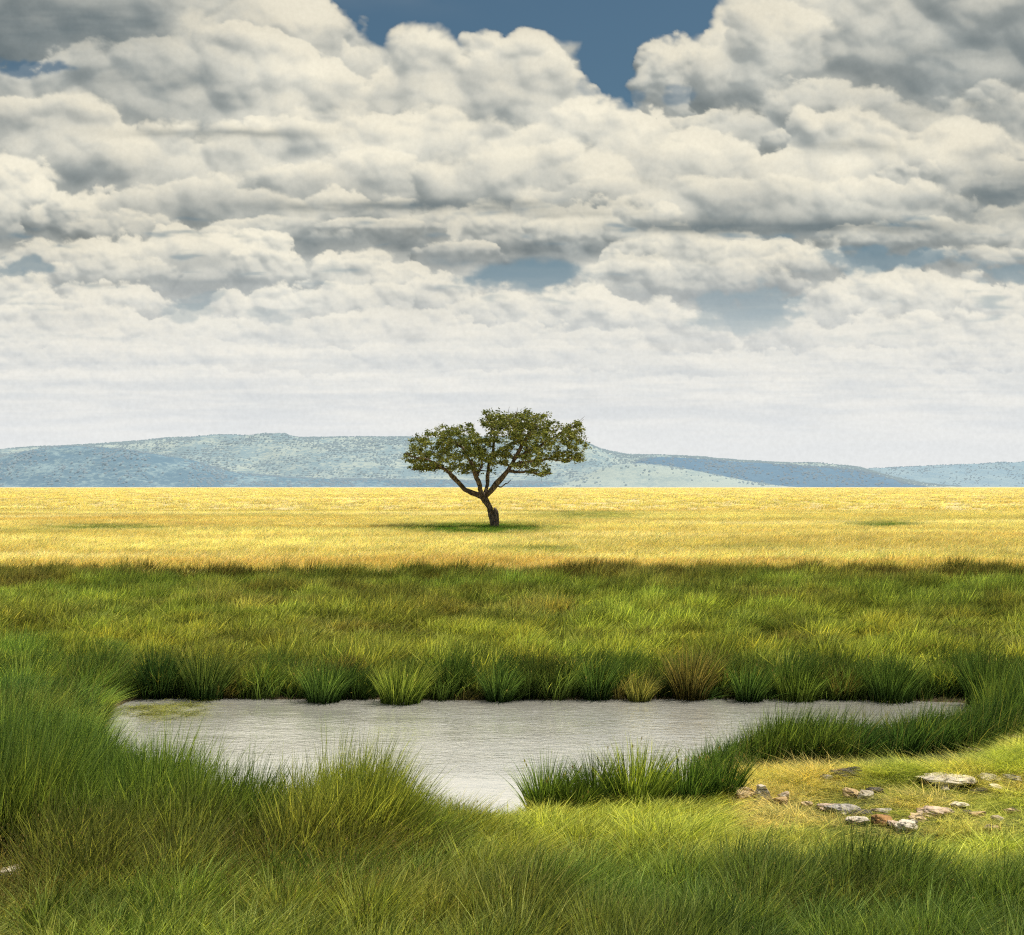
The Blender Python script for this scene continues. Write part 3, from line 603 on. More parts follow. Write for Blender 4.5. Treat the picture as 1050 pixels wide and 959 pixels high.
    h = h*(1+.30*b+.25*a)*(1-.62*smooth(px, 700, 760)*smooth(py, 945, 880))*(1-.25*smooth(px, 430, 520)*smooth(px, 760, 700)*smooth(py, 900, 850))
    t = lerp(GREEN*1.12, OLIVE*1.2, smooth(a, -.3, .4))
    t = lerp(t, LIME*1.12, lawn*.95*smooth(b+a, -.9, .1))
    dark = right*(1-lawn)*smooth(px, 560, 760); t = lerp(t, DEEP*1.6, dark*.62*smooth(a-b, -.5, .2))
    left = (1-right); t = lerp(t, LIME*.75+OLIVE*.2, left*.6*smooth(y, 10.3, 9.6)*smooth(a+b, -.4, .3))
    t = lerp(t, YEL*.8, smooth(fb(x*1.3, y*1.3, 98, 3), .22, .5)*.4)
    emit(st, x, y, np.maximum(h*1.12, .12), t*1.12, 1., .6, .10, .36, 304, .62, .55)
    flush(st, 'near_grass', mead, 5, 'fresh green grass in the foreground on the near side of the pond')
    # ---- thin yellow green turf around the rocks
    st = []
    x, y = sel(11000, 1.7, 8.6, 12.2, 17.2); z = ground_z(x, y); px = 525+x/y*F; py = HZ+(CAM_Z-z)*F/y
    lo = np.interp(px, [730, 760, 1000, 1050, 1150], [806, 800, 792, 770, 752])
    k = (px > 728) & (py > lo-6) & (py < 880) & (pond_sd(x, y) > .05); x, y, px, py = x[k], y[k], px[k], py[k]
    a = fb(x*1.2, y*1.2, 101, 3); b = fb(x*3, y*3, 102, 3)
    t = lerp(LIME*1.45, YEL*1.12, smooth(a+.4*b-.10-.35*smooth(px, 850, 980)+.25, -.3, .3)); t = lerp(t, GREEN*1.1, smooth(b-a, .2, .6)*.6)
    back = smooth(py, 812, 795)
    rp = np.array(ROCK_PX, float); near = np.min(np.hypot((px[:, None]-rp[None, :, 0])/np.maximum(rp[None, :, 2], 12), (py[:, None]-rp[None, :, 1]-3)/9), axis=1)
    thin = rng.uniform(0, 1, len(x)) < .35+.65*np.clip(back+smooth(a, -.2, .3)*.6, 0, 1)
    x, y, t, a, b, back, near = x[thin], y[thin], t[thin], a[thin], b[thin], back[thin], near[thin]
    emit(st, x, y, np.maximum(.075+.11*back+.06*a+.06*b, .022)*(.35+.65*smooth(near, .5, 1.3)), t*1.1, .75, 2., .12)
    # weed floating in the left corner of the pond
    x, y = sel(75, -5.1, -3.6, 18.9, 20.3); px, py = pxy(x, y, 0); k = (px < 205) & (py > 721) & (py < 737); x, y = x[k], y[k]
    z = np.zeros(len(x)); st.append((np.stack([x, y, z-.005], -1), rots(len(x), 2.), np.stack([z+.9, z+.9, z+.05], -1), np.tile(OLIVE*1.5, (len(x), 1))))
    flush(st, 'short_turf', turf, 4, 'short yellow green turf around the rocks and pond weed in the corner')
def cells(x, y, size, seed):
    """jittered clumps: offset to the nearest clump centre (in clump sizes) and a random number per clump"""
    X = np.asarray(x)/size; Y = np.asarray(y)/size; xi = np.floor(X); yi = np.floor(Y); best = np.full(X.shape, 9.); ox = np.zeros(X.shape); oy = np.zeros(X.shape); rn = np.zeros(X.shape)
    for dx in (-1, 0, 1):
        for dy in (-1, 0, 1):
            h = _hash(xi+dx, yi+dy, seed); px = xi+dx+(h & 0xffff)/65535.; py = yi+dy+(h >> 16)/65535.
            d = np.hypot(px-X, py-Y); k = d < best; best = np.where(k, d, best); ox = np.where(k, X-px, ox); oy = np.where(k, Y-py, oy); rn = np.where(k, ((h*2654435761) & 0xffff)/65535., rn)
    return best, ox, oy, rn
def clumped(x, y, h, t, size, seed, amp=1., tilt=.15, gap=.30):
    """let grass stand in tussocks: tall in the middle of a clump, low and leaning out at its rim, sparse between clumps"""
    d, ox, oy, rn = cells(x, y, size, seed); prof = 1-smooth(d, .08, .72)
    f = 1+amp*((.42+.95*prof)*(.72+.56*rn)-1)
    t = t*(1+amp*((.45+.85*prof)*(.65+.70*((rn*7.3) % 1))-1))[:, None]  # shade between clumps painted into the tint, crowns lighter
    warm = smooth((rn*13.7) % 1, .6, 1.)*amp; t = t*(1+warm[:, None]*np.array((.22, .05, 0)))
    n = len(x); r = np.stack([rng.normal(0, .06, n)-oy*tilt, rng.normal(.03, .06, n)+ox*tilt, rng.normal(0, .5, n)], -1)
    keep = rng.uniform(0, 1, n) < gap+(1-gap)*smooth(prof, .0, .35)
    return f*h, t, r, keep
def lerp2(a, b, t): return a*(1-t)+b*t

# ---------------------------------------------------------------- tussocks that stand apart
def tussock(px, py, wpx, hpx, tint, label, group, tip=None, seed=0, n=None, lean=.22):
    x, y, z = at(px, py, 0. if py < 722 else None); sc = y/F; rad = wpx*sc*.30; h = hpx*sc*1.22
    n = n or int(240+wpx*7)
    V, f, bl = blade_mesh(n, rad, h*.45, h*1.05, .011, lean*.7, .10, 900+seed, 5, .02, .62)
    # whole tuft rounded: outer blades shorter and leaning out
    t = np.tile(np.asarray(tint), (len(V), 1))*(1+.25*(bl[:, 1:2]-.5))
    if tip is not None: t = lerp(t, np.tile(np.asarray(tip), (len(V), 1)), np.clip(bl[:, 0]*1.2-.3, 0, 1)*.8)*np.array((1.1,1.1,1.))
    o = link('reed_tussock', new_mesh('reed_tussock', V, f, GM['mesh'], {'blade': ('FLOAT_COLOR', bl), 'tint': ('FLOAT_COLOR', np.concatenate([t, np.ones((len(V), 1))], 1))}), loc=(x, y, max(z, 0)-.03))
    tag(o, label, 'reed tussock', group); return o
def build_tussocks():
    G = 'reed tussocks along the far bank'; D, G1, L1 = DEEP*1.15, GREEN*.9, LIME*.8
    L = [ (165,714,62,58,D*.9,None,'dark green reed tussock at the left end of the far bank in the corner'),
     (212,714,58,60,D*.9,OLIVE*.7,'dark olive tussock right of the leftmost dark one, leaning over the far bank'),
     (268,714,44,36,G1,L1,'low light green tussock between the dark left pair and the round dark one'),
     (332,717,54,46,D*1.15,GREEN,'rounded dark green tussock that juts into the water left of the pale spreading one'),
     (411,719,66,46,GREEN*.95,L1,'bright green tussock with blades fanned wide, left of centre on the far bank'),
     (466,714,46,50,D*.95,GREEN*.7,'narrow dark tussock right of the wide fanned bright one'),
     (512,715,44,44,D,G1,'dark tussock below the lone tree with a light green top'),
     (558,715,62,54,D*.85,OLIVE*.8,'big near black green tussock in the middle of the far bank'),
     (612,714,48,52,D*.9,GREEN*.7,'upright dark tussock just right of the biggest middle one'),
     (655,718,36,30,OLIVE*1.3,YEL*.55,'small yellowish tussock at the water edge left of the dry brown one'),
     (708,715,56,60,BROWN*.5+DEEP*.3,BROWN*.7+OLIVE*.45,'dry brown tussock with rusty blades on the far bank'),
     (768,715,44,44,D*1.1,GREEN,'green tussock immediately right of the dry brown one'),
     (818,717,64,40,GREEN*.95,GREEN*1.3,'low round bright green tussock right of the brown one'),
     (862,714,40,32,OLIVE,BROWN,'short olive tussock with brown tips between two rounder green ones'),
     (912,715,72,50,D*1.2,GREEN,'broad green dome of reeds toward the right of the far bank'),
     (962,714,44,40,G1,L1,'pale green tussock left of the large dark one at the right end'),
     (1016,722,78,62,D*.95,GREEN*.8,'large dark tussock at the right end of the far bank')]
    for i, (px, py, w, h, a, b, lab) in enumerate(L): tussock(px, py+[0, 2, -1, 2, 1, 0, 3, -1, 2, 0, 1, 3, 0, 2, 3, 0, 0][i], w, h, a, lab, G, b, i)
    G = 'reed tussocks at the near shore'
    for i, (px, py, w, h, a, b, lab) in enumerate([
     (562,835,66,64,GREEN*.8,GREEN*1.2,'small green reed tussock standing at the tip of the near shore'),
     (612,826,60,56,DEEP*1.3,GREEN,'darker reed tussock between the shore tip and the bright tall one'),
     (652,826,92,68,GREEN*1.05,LIME*.75,'bright green reed tussock, tallest of the near shore row'),
     (705,822,76,54,DEEP*1.3,GREEN,'dark low reed tussock beside the pale boulder at the near shore'),
     (590,834,50,50,GREEN*.8,GREEN,'thin short reed tussock between the shore tip and the darker one'),
     (738,820,58,58,DEEP*1.4,GREEN*.9,'dark tussock hiding the left side of the pale boulder'),
     (462,866,48,30,DEEP*1.6,GREEN,'low sparse sedge tussock at the right foot of the big left reeds')]):
        tussock(px, py, w, h, a, lab, G, b, 40+i, n=260+w*5, lean=.12)

# ---------------------------------------------------------------- rocks
def rock_material():
    m, N, out = material('weathered_stone')
    tc = N.n.new('ShaderNodeTexCoord').outputs['Object']; v = N.vm('ADD', tc, N.vm('SCALE', N.xyz(1, 1, 1), None, N.m('MULTIPLY', N.n.new('ShaderNodeObjectInfo').outputs['Random'], 50.)))
    tone = N.n.new('ShaderNodeObjectInfo').outputs['Color']
    n1 = N.noise(v, 9., 6., .62); n2 = N.noise(v, 38., 4., .6); n3 = N.noise(v, 4., 3.)
    c = N.mix(1., tone, N.ramp(n1, [(.3, (.42,.40,.38)), (.5, (.9,.88,.85)), (.7, (1.25,1.2,1.1))]), 'MULTIPLY')
    c = N.mix(N.step(n3, .54, .64, 0., .5), c, (.36,.20,.07,1))
    crack = N.step(N.noise(N.vm('MULTIPLY', v, (1, 1, 3.5)), 7., 4., .6, .8), .47, .40, 0., .8); c = N.mix(crack, c, (.03,.028,.025,1))
    principled(N, out, c, .93, .2, bump(N, N.m('ADD', n1, N.m('MULTIPLY', n2, .4)), .9, .03)); return m
def build_rocks():
    m = rock_material(); bm0 = bmesh.new(); bmesh.ops.create_icosphere(bm0, subdivisions=5, radius=1); bm0.verts.ensure_lookup_table()
    S = np.array([v.co[:] for v in bm0.verts]); Fc = np.array([[v.index for v in f.verts] for f in bm0.faces]); bm0.free()
    PALE, TAN, GREY, DARK, RUST, PINK = (.78,.70,.58), (.66,.50,.30), (.46,.43,.40), (.11,.10,.09), (.50,.28,.13), (.70,.54,.43)
    L = [(764,821,26,15,TAN,'mossy block shaped rock at the left end of the outcrop against the reeds'),
     (782,824,18,20,PALE,'upright cream coloured rock just right of the mossy block'),
     (797,825,16,9,TAN,'low tan rock between the upright cream one and the grass'),
     (803,821,14,10,PALE,'rounded pale rock alone in the yellow grass right of the outcrop end'),
     (869,798,27,12,DARK,'dark flat topped rock at the back edge of the lawn under the reeds'),
     (848,800,11,7,GREY,'small grey stone left of the dark flat topped rock'),
     (874,817,15,10,TAN,'tan rock in the yellow grass below the dark flat topped rock'),
     (886,819,13,12,PALE,'pale cream rock touching the right side of the tan one'),
     (898,813,15,6,DARK,'small black looking stone right of the pale cream pair'),
     (847,829,22,6,PINK,'pinkish flat slab with dark cracks left of the grey slab'),
     (864,833,26,7,GREY,'long grey slab between the pinkish slab and the green hump'),
     (882,836,18,6,DARK,'thin dark slab ending the grey row'),
     (880,845,19,7,PALE,'pale small slab in front of the grey row'),
     (905,846,17,11,RUST,'rust orange rock with dark top at the front of the lawn'),
     (918,849,14,8,PINK,'pinkish rock wedged between the rust one and the large pale one'),
     (930,852,20,11,PALE,'large pale rock lowest and frontmost of the rust coloured cluster'),
     (942,841,16,7,TAN,'tan rock above the frontmost pale one'),
     (960,835,30,8,PINK,'long pale pink slab slanting up right from the rust cluster'),
     (982,828,16,6,PALE,'thin pale slab at the upper end of the slanting row'),
     (969,802,48,10,PALE,'longest light grey slab near the back of the lawn'),
     (953,806,12,7,DARK,'dark stone under the left end of the longest slab'),
     (968,811,11,6,PALE,'round whitish stone just below the longest slab'),
     (1002,809,14,5,DARK,'flat dark stone right of the longest slab'),
     (1016,797,20,8,PALE,'whitish rock beginning the right edge row of slabs'),
     (1038,798,28,6,GREY,'grey slab running out of the right edge of the picture'),
     (1019,808,11,6,PALE,'small white stone under the right edge row of slabs'),
     (903,833,15,6,GREY,'low greyish stone in the grass above the rust orange rock'),
     (1001,838,14,8,TAN,'yellowish stone in the grass near the right side with a dark hollow beside it'),
     (992,835,8,5,DARK,'little dark stone left of the yellowish one'),
     (1035,834,15,6,TAN,'tan stone at far right in the mid lawn'),
     (1022,841,9,5,PALE,'tiny pale stone between the yellowish and the lowest right one'),
     (1016,852,16,6,PINK,'flat pink stone lowest at the right of the lawn'),
     (828,827,10,6,TAN,'small tan stone left of the pinkish cracked slab'),
     (1000,771,16,6,TAN,'tan stone on the slope of the yellow mound at the right'),
     (1042,760,20,8,TAN,'tan rock on top of the yellow mound at the right edge'),
     (11,910,30,13,PALE,'pale cream rock poking out of the grass at the lower left corner')]
    for i, (px, py, w, h, c, lab) in enumerate(L):
        x, y, z = at(px, py); sc = y/F; r = np.random.default_rng(300+i)
        W = w*sc*.64; H = h*sc*.66; Dp = W*r.uniform(.7, 1.1)
        P = S.copy(); o = r.uniform(0, 90, 3)
        # angular slabs: clamp the sphere by a few tilted planes, then roughen
        P = np.sign(P)*np.abs(P)**.72
        for _ in range(9):
            nrm = r.normal(0, 1, 3); nrm /= np.linalg.norm(nrm); dd = r.uniform(.55, .9); q = P@nrm; P -= np.maximum(q-dd, 0)[:, None]*nrm
        nn = fb(P[:, 0]*1.6+o[0]+P[:, 2]*2.1, P[:, 1]*1.6+o[1]-P[:, 2]*1.7, i, 5, .6); P = P*(1+.28*nn)[:, None]
        lay = np.round(P[:, 2]*3+nn)*.05; P[:, :2] *= (1+lay)[:, None]
        V = P*np.array([W, Dp, H]); a = r.uniform(-.35, .35); V[:, :2] = V[:, :2]@np.array([[math.cos(a), -math.sin(a)], [math.sin(a), math.cos(a)]])
        lift = 0
        if i == 35: V[:, 2] = np.where(V[:, 2] > 0, V[:, 2]*1.1, V[:, 2]*3.); V[:, 1] *= .8; lift = .07
        ob = link('rock', new_mesh('rock', V, [Fc], m), loc=(x, y+Dp*.4, z+H*.42+lift)); ob.color = (*c, 1)
        tag(ob, lab, 'rock', 'rocks scattered on the lawn' if i < 35 else None)

# ---------------------------------------------------------------- hills
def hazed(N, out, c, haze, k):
    """aerial perspective: bright air painted in as a glow mixed into the surface"""
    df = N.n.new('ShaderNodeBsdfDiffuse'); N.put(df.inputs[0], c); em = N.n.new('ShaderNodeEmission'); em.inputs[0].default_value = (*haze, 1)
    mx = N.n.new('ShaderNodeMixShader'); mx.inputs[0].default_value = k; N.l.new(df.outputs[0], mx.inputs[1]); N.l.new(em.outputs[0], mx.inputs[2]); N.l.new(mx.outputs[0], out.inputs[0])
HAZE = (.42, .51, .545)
def hill(name, D, depth, prof, seed, c_light, c_dark, blot, rough=1.):
    xs = np.linspace(-1700/F*D, 1700/F*D, 900); v = np.linspace(0, 1, 46)
    pxs = 525+xs/(D+depth*.8)*F
    P = np.interp(pxs, [p[0] for p in prof], [p[1] for p in prof]); w = np.hanning(13); w /= w.sum(); P = np.convolve(np.pad(P, 6, 'edge'), w, 'valid')
    crest = np.maximum((HZ-P)/F*(D+depth*.8)+CAM_Z, 0)
    X, Vv = np.meshgrid(xs, v); Y = D+depth*Vv+fb(X/900, Vv*0+seed, seed, 3)*depth*.15
    sh = smooth(Vv, -.02, .8)**.75*(1-.5*smooth(Vv, .85, 1.0))
    gul = fb(X/420, Vv*2.2, seed+3, 5, .55)
    Z = crest[None, :]*sh*(1+gul*.30*rough*(1-smooth(Vv, .55, .85)))+fb(X/60, Vv*20, seed+5, 2)*2.0*smooth(Vv, 0, .1)-1.5
    V = np.stack([X, Y, Z], -1).reshape(-1, 3); h, w_ = X.shape; i = np.arange(h*w_).reshape(h, w_)
    q = np.stack([i[:-1, :-1], i[:-1, 1:], i[1:, 1:], i[1:, :-1]], -1).reshape(-1, 4)
    m, N, out = material(name+'_slope'); geo = N.n.new('ShaderNodeNewGeometry').outputs['Position']
    n1 = N.noise(N.vm('MULTIPLY', geo, (1/200, 1/500, 1/45)), 1., 6., .65); n2 = N.noise(N.vm('MULTIPLY', geo, (1/24, 1/24, 1/12)), 1., 5., .72)
    f = N.m('ADD', N.m('MULTIPLY', N.m('SUBTRACT', n1, .5), 2.2), N.m('MULTIPLY', N.m('SUBTRACT', n2, .5), 2.6)); f = N.m('ADD', f, .5-blot)
    c = N.mix(N.step(f, .1, .85), (*c_dark, 1), (*c_light, 1))
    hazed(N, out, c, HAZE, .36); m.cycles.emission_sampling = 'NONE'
    o = link(name, new_mesh(name, V, [q], m, smooth_=True)); tag(o, kind='structure')
    return X, Y, Z, crest
def woodland(name, surf, n, seed, c, label, smin=2.2, smax=6.5):
    X, Y, Z, crest = surf; r = np.random.default_rng(seed); h, w = X.shape
    j = r.integers(0, w-1, n*3); i = (r.beta(1.6, 1.1, n*3)*(h*.86)).astype(int)
    ok = (fb(X[i, j]/160, Y[i, j]/240, seed, 4) > r.normal(-.02, .16, n*3)) & (Z[i, j] > 3) & (np.abs(X[i, j]) < .42*Y[i, j]); i, j = i[ok][:n], j[ok][:n]
    fx = r.uniform(0, 1, len(i)); x = X[i, j]*(1-fx)+X[i, j+1]*fx; y = Y[i, j]+r.uniform(-8, 8, len(i)); z = Z[i, j]*(1-fx)+Z[i, j+1]*fx
    t = (1+5**.5)/2; B = np.array([(-1,t,0),(1,t,0),(-1,-t,0),(1,-t,0),(0,-1,t),(0,1,t),(0,-1,-t),(0,1,-t),(t,0,-1),(t,0,1),(-t,0,-1),(-t,0,1)])/math.hypot(1, t)
    FI = np.array([(0,11,5),(0,5,1),(0,1,7),(0,7,10),(0,10,11),(1,5,9),(5,11,4),(11,10,2),(10,7,6),(7,1,8),(3,9,4),(3,4,2),(3,2,6),(3,6,8),(3,8,9),(4,9,5),(2,4,11),(6,2,10),(8,6,7),(9,8,1)])
    m_ = len(x); s = r.uniform(smin, smax, m_); V = B[None]*np.stack([s, s, s*.62], -1)[:, None, :]*r.uniform(.7, 1.25, (m_, 12, 1))+np.stack([x, y, z+s*.35], -1)[:, None, :]
    f = (FI[None]+(np.arange(m_)*12)[:, None, None]).reshape(-1, 3)
    m, N, out = material(name+'_foliage'); geo = N.n.new('ShaderNodeNewGeometry').outputs['Position']
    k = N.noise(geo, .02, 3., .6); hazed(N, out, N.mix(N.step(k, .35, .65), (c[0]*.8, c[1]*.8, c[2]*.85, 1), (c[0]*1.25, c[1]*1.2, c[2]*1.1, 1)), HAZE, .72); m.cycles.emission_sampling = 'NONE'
    o = link(name, new_mesh(name, V.reshape(-1, 3), [f], m)); tag(o, label, None, None, 'stuff')
def build_hills():
    far = [(-1200,492),(500,490),(760,486),(830,482),(880,481),(905,480),(960,477),(1050,474),(1250,470),(1700,478)]
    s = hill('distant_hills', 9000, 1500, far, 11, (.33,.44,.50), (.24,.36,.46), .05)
    woodland('far_hill_trees', s, 9000, 21, (.22,.34,.44), 'blue hazed trees dotted over the farthest ridge at the right', 3, 7)
    main = [(-900,472),(-250,468),(0,463.5),(40,459),(100,455),(150,451.5),(200,449),(230,448),(300,448.3),(440,448.3),(560,448.5),(596,451),(606,456.5),(618,462),(640,465),(665,467),(700,468),(760,472),(800,474.5),(850,477.5),(880,481),(905,489),(925,496),(960,500),(1300,502),(1700,502)]
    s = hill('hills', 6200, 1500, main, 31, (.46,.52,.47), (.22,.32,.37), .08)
    woodland('hillside_trees', s, 34000, 41, (.20,.30,.31), 'hazy blue green trees scattered over the long flat topped hill')
    low = [(-900,490),(-100,478),(0,470),(30,461),(60,457),(110,459),(150,464),(200,472),(235,484),(300,490),(430,492),(560,494),(640,500),(1000,502),(1700,502)]
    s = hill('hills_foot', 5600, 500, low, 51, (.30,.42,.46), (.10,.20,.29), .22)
    woodland('hill_foot_trees', s, 9000, 61, (.17,.27,.34), 'darker blue green trees on the spur at the foot of the hill on the left')
    pale = [(-900,502),(560,501),(590,492),(620,478),(650,474),(690,478),(720,484),(760,492),(790,497),(830,501),(1700,502)]
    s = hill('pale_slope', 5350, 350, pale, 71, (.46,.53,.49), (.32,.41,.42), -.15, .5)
    woodland('pale_slope_trees', s, 1800, 81, (.29,.41,.43), 'sparse grey green bushes on the pale slope right of the lone tree')
    dk = [(-900,502),(600,502),(640,480),(664,468),(700,469),(760,473.5),(850,479),(882,482),(910,490),(925,497),(960,501),(1700,502)]
    s = hill('shaded_ridge', 5750, 500, dk, 91, (.13,.24,.36), (.10,.20,.32), .1, .5)  # ridge lies in shadow: the shade is put into its dark colours
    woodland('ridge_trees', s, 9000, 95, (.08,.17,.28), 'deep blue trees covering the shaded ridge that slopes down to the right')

# ---------------------------------------------------------------- the lone tree
TREE_D = CAM_Z*F/(543.5-HZ)
def tz(zx, zy):
    """tree sketch: point of an enlarged look at the photograph (x4.04) -> metres about the trunk's foot"""
    px = 380+zx/4.038; py = 400+zy/4.038; return (px-505.)/F*TREE_D, (543.5-py)/F*TREE_D
def tube(path, radii, sides=9, seed=0, knob=.12):
    path = np.asarray(path, float); r = np.random.default_rng(seed); n = len(path); T = np.gradient(path, axis=0); T /= np.linalg.norm(T, axis=1)[:, None]+1e-9
    ref = np.array([0., 1., .1]); V = []
    for k in range(n):
        a = np.cross(T[k], ref); a /= np.linalg.norm(a)+1e-9; b = np.cross(T[k], a); th = np.linspace(0, 2*math.pi, sides, endpoint=False)
        rr = radii[k]*(1+knob*np.sin(th*2+k*.7+seed)+r.normal(0, knob*.5, sides)); V.append(path[k]+np.outer(np.cos(th)*rr, a)+np.outer(np.sin(th)*rr, b))
    V = np.concatenate(V); i = np.arange(n*sides).reshape(n, sides); j = np.roll(i, -1, 1)
    q = np.stack([i[:-1], j[:-1], j[1:], i[1:]], -1).reshape(-1, 4); cap = len(V)
    V = np.concatenate([V, path[:1], path[-1:]]); t1 = np.stack([j[0], i[0], np.full(sides, cap)], -1); t2 = np.stack([i[-1], j[-1], np.full(sides, cap+1)], -1)
    return V, q, np.concatenate([t1, t2])
def resample(pts, n, wob, seed):
    pts = np.asarray(pts, float); d = np.concatenate([[0], np.cumsum(np.linalg.norm(np.diff(pts, axis=0), axis=1))]); s = np.linspace(0, d[-1], n)
    p = np.stack([np.interp(s, d, pts[:, k]) for k in range(3)], -1)
    for _ in range(2): p[1:-1] = (p[:-2]+2*p[1:-1]+p[2:])/4
    r = np.random.default_rng(seed); w = r.normal(0, wob, (n, 3)); w[0] = 0; w[1:-1] = (w[:-2]+w[1:-1]+w[2:])/3; return p+w
def join(parts):
    V, Q, T = [], [], []; o = 0
    for v, q, t in parts: V.append(v); Q.append(q+o); T.append(t+o); o += len(v)
    return np.concatenate(V), [np.concatenate(Q), np.concatenate(T)]
def build_tree():
    bark, N, out = material('bark'); tc = N.n.new('ShaderNodeTexCoord').outputs['Object']
    n1 = N.noise(N.vm('MULTIPLY', tc, (1., 1., .35)), 7., 5., .65); c = N.ramp(n1, [(.32, (.035,.027,.02)), (.5, (.13,.10,.075)), (.68, (.30,.24,.19))])
    principled(N, out, c, .95, .15, bump(N, n1, .8, .06))
    leaf, N, out = material('tree_leaves'); bl = N.n.new('ShaderNodeSeparateColor'); N.l.new(attr(N, 'leafc'), bl.inputs[0])
    c = N.ramp(bl.outputs[0], [(0., (.055,.07,.028)), (.45, (.17,.20,.065)), (.8, (.38,.39,.14)), (1., (.62,.58,.28))])
    c = N.vm('SCALE', c, None, N.lin(bl.outputs[1], 0., 1., .65, 1.25))
    df = N.n.new('ShaderNodeBsdfDiffuse'); N.l.new(c, df.inputs[0]); tl = N.n.new('ShaderNodeBsdfTranslucent'); N.l.new(N.mix(1., c, (1.1, 1.15, .5, 1), 'MULTIPLY'), tl.inputs[0])
    mx = N.n.new('ShaderNodeMixShader'); mx.inputs[0].default_value = .3; N.l.new(df.outputs[0], mx.inputs[1]); N.l.new(tl.outputs[0], mx.inputs[2]); N.l.new(mx.outputs[0], out.inputs[0])
    root = bpy.data.objects.new('lone_tree', None); scene.collection.objects.link(root); x, y, z = at(505, 543.5); root.location = (x, TREE_D, z-.05)
    tag(root, 'lone wide crowned savanna tree with a leaning forked trunk on the golden plain', 'tree')
    def P(zx, zy, d=0.): a, b = tz(zx, zy); return (a, d, b)
    def limb(pts, r0, r1, name, seed, n=22, wob=.06, sides=10):
        p = resample(pts, n, wob, seed); rad = np.linspace(1, 0, n)**.8*(r0-r1)*.74+r1*.8; V, q, t = tube(p, rad, sides, seed); link(name, new_mesh(name, V, [q, t], bark, smooth_=True), root); return p, rad
    nodes, nr = [], []
    def reg(p, r):
        nodes.append(p); nr.append(r)
    # trunk, flared at the foot
    p = resample([P(506,590), P(505,560), P(500,525), P(488,490), P(472,462), P(458,436)], 18, .02, 1); rad = np.interp(np.linspace(0, 1, 18), [0, .12, .5, 1], [.38, .245, .205, .26])
    V, q, t = tube(p, rad, 14, 3, .10); link('trunk', new_mesh('trunk', V, [q, t], bark, smooth_=True), root)
    p = resample([P(517,585,-.15), P(518,550,-.16), P(516,515,-.12), P(511,490,-.05)], 10, .02, 2); V, q, t = tube(p, np.interp(np.linspace(0, 1, 10), [0, .5, .8, 1], [.22, .17, .21, .08]), 10, 5, .16); link('stump_stem', new_mesh('stump_stem', V, [q, t], bark, smooth_=True), root)
    LM = [([P(462,445), P(432,434,.2), P(398,424,.5), P(372,402,.8), P(345,375,1.1), P(315,335,1.5), P(275,325,1.9), P(225,335,2.1), P(160,335,2.0)], .27, .05),
          ([P(372,402,.7), P(350,372,.0), P(300,330,-.9), P(235,290,-1.4), P(185,285,-1.8), P(150,270,-1.9)], .17, .035),
          ([P(460,442), P(446,405,-.2), P(440,365,-.6), P(415,315,-1.0), P(380,255,-1.3), P(330,200,-1.4)], .25, .05),
          ([P(470,440), P(480,400,.3), P(480,360,.7), P(492,300,1.0), P(510,220,1.0), P(498,150,.6), P(478,105,.4)], .19, .04),
          ([P(478,440), P(500,418,-.1), P(520,398,-.2), P(545,362,-.3), P(575,330,-.4), P(598,280,-.5), P(628,220,-.4), P(668,160,-.2), P(715,110,0)], .27, .05),
          ([P(560,345,-.35), P(600,345,-1.0), P(650,345,-1.6), P(700,358,-1.9), P(742,352,-2.1)], .15, .035),
          ([P(585,318,-.4), P(635,300,.5), P(700,292,1.2), P(770,292,1.6), P(830,290,1.7), P(880,288,1.7)], .16, .03),
          ([P(600,285,-.5), P(660,255,.3), P(730,215,.7), P(800,170,.7), P(862,142,.6)], .14, .03),
          ([P(440,360,-.6), P(460,310,.9), P(440,260,2.0), P(430,200,2.4), P(410,160,2.2)], .13, .035),
          ([P(620,235,-.4), P(600,190,-1.4), P(595,140,-1.8), P(600,100,-1.7)], .12, .03),
          ([P(655,265,.3), P(640,220,2.0), P(650,170,2.9), P(680,130,2.8)], .12, .03),
          ([P(515,408,-.2), P(545,402,-.5), P(562,392,-.6), P(580,374,-.7)], .08, .02)]
    for i, (pts, a, b) in enumerate(LM):
        p, rad = limb(pts, a, b, 'limb', 20+i)
        if i < 11:
            for k in range(3, len(p)): reg(p[k], rad[k])
    # leaf cluster targets: lobes of the crown, in the sketch's units (x, z, half w, half h, depth centre, half depth)
    LB = [(240,240,80,52,-.6,2.6,40),(330,210,75,52,.2,3.4,52),(300,285,100,38,.3,3.2,40),(370,325,60,22,.2,2.4,12),(410,215,65,58,.6,3.6,46),(420,290,80,45,0,3.2,34),(175,285,38,26,-.8,1.4,12),(185,325,34,12,1.9,.8,7),
          (500,135,55,42,.4,2.8,34),(560,190,75,72,-.2,3.6,56),(610,130,60,38,-.6,3.2,34),(690,140,60,42,.2,3.2,38),(660,220,85,60,.3,3.8,60),(750,200,80,58,.4,3.2,48),(835,170,36,32,.5,1.6,13),(840,225,45,40,.8,2.0,22),(800,275,65,22,1.2,1.8,20),(640,300,95,28,-.3,3.0,30),(690,345,50,13,-1.9,1.0,10),(530,290,60,32,.4,3.0,18),(462,245,55,60,.2,2.6,16),(455,318,60,24,.2,2.0,9),(235,320,60,16,1.0,1.6,9),(862,290,18,8,1.7,.4,3),(858,143,12,8,.6,.4,3)]
    r = np.random.default_rng(5); T = []; hull = []
    for zx, zy, hw, hh, dc, dh, n in LB:
        k = 0
        while k < n*1.75:
            v = r.normal(0, 1, 3); v /= np.linalg.norm(v); v *= r.uniform(.25, 1.55)**.5
            a, b = tz(zx+v[0]*hw, zy+v[2]*hh); T.append((a, dc+v[1]*dh, b)); k += 1
    T = np.array(T); cut = (r.uniform(0, 1, len(T)) < 1)
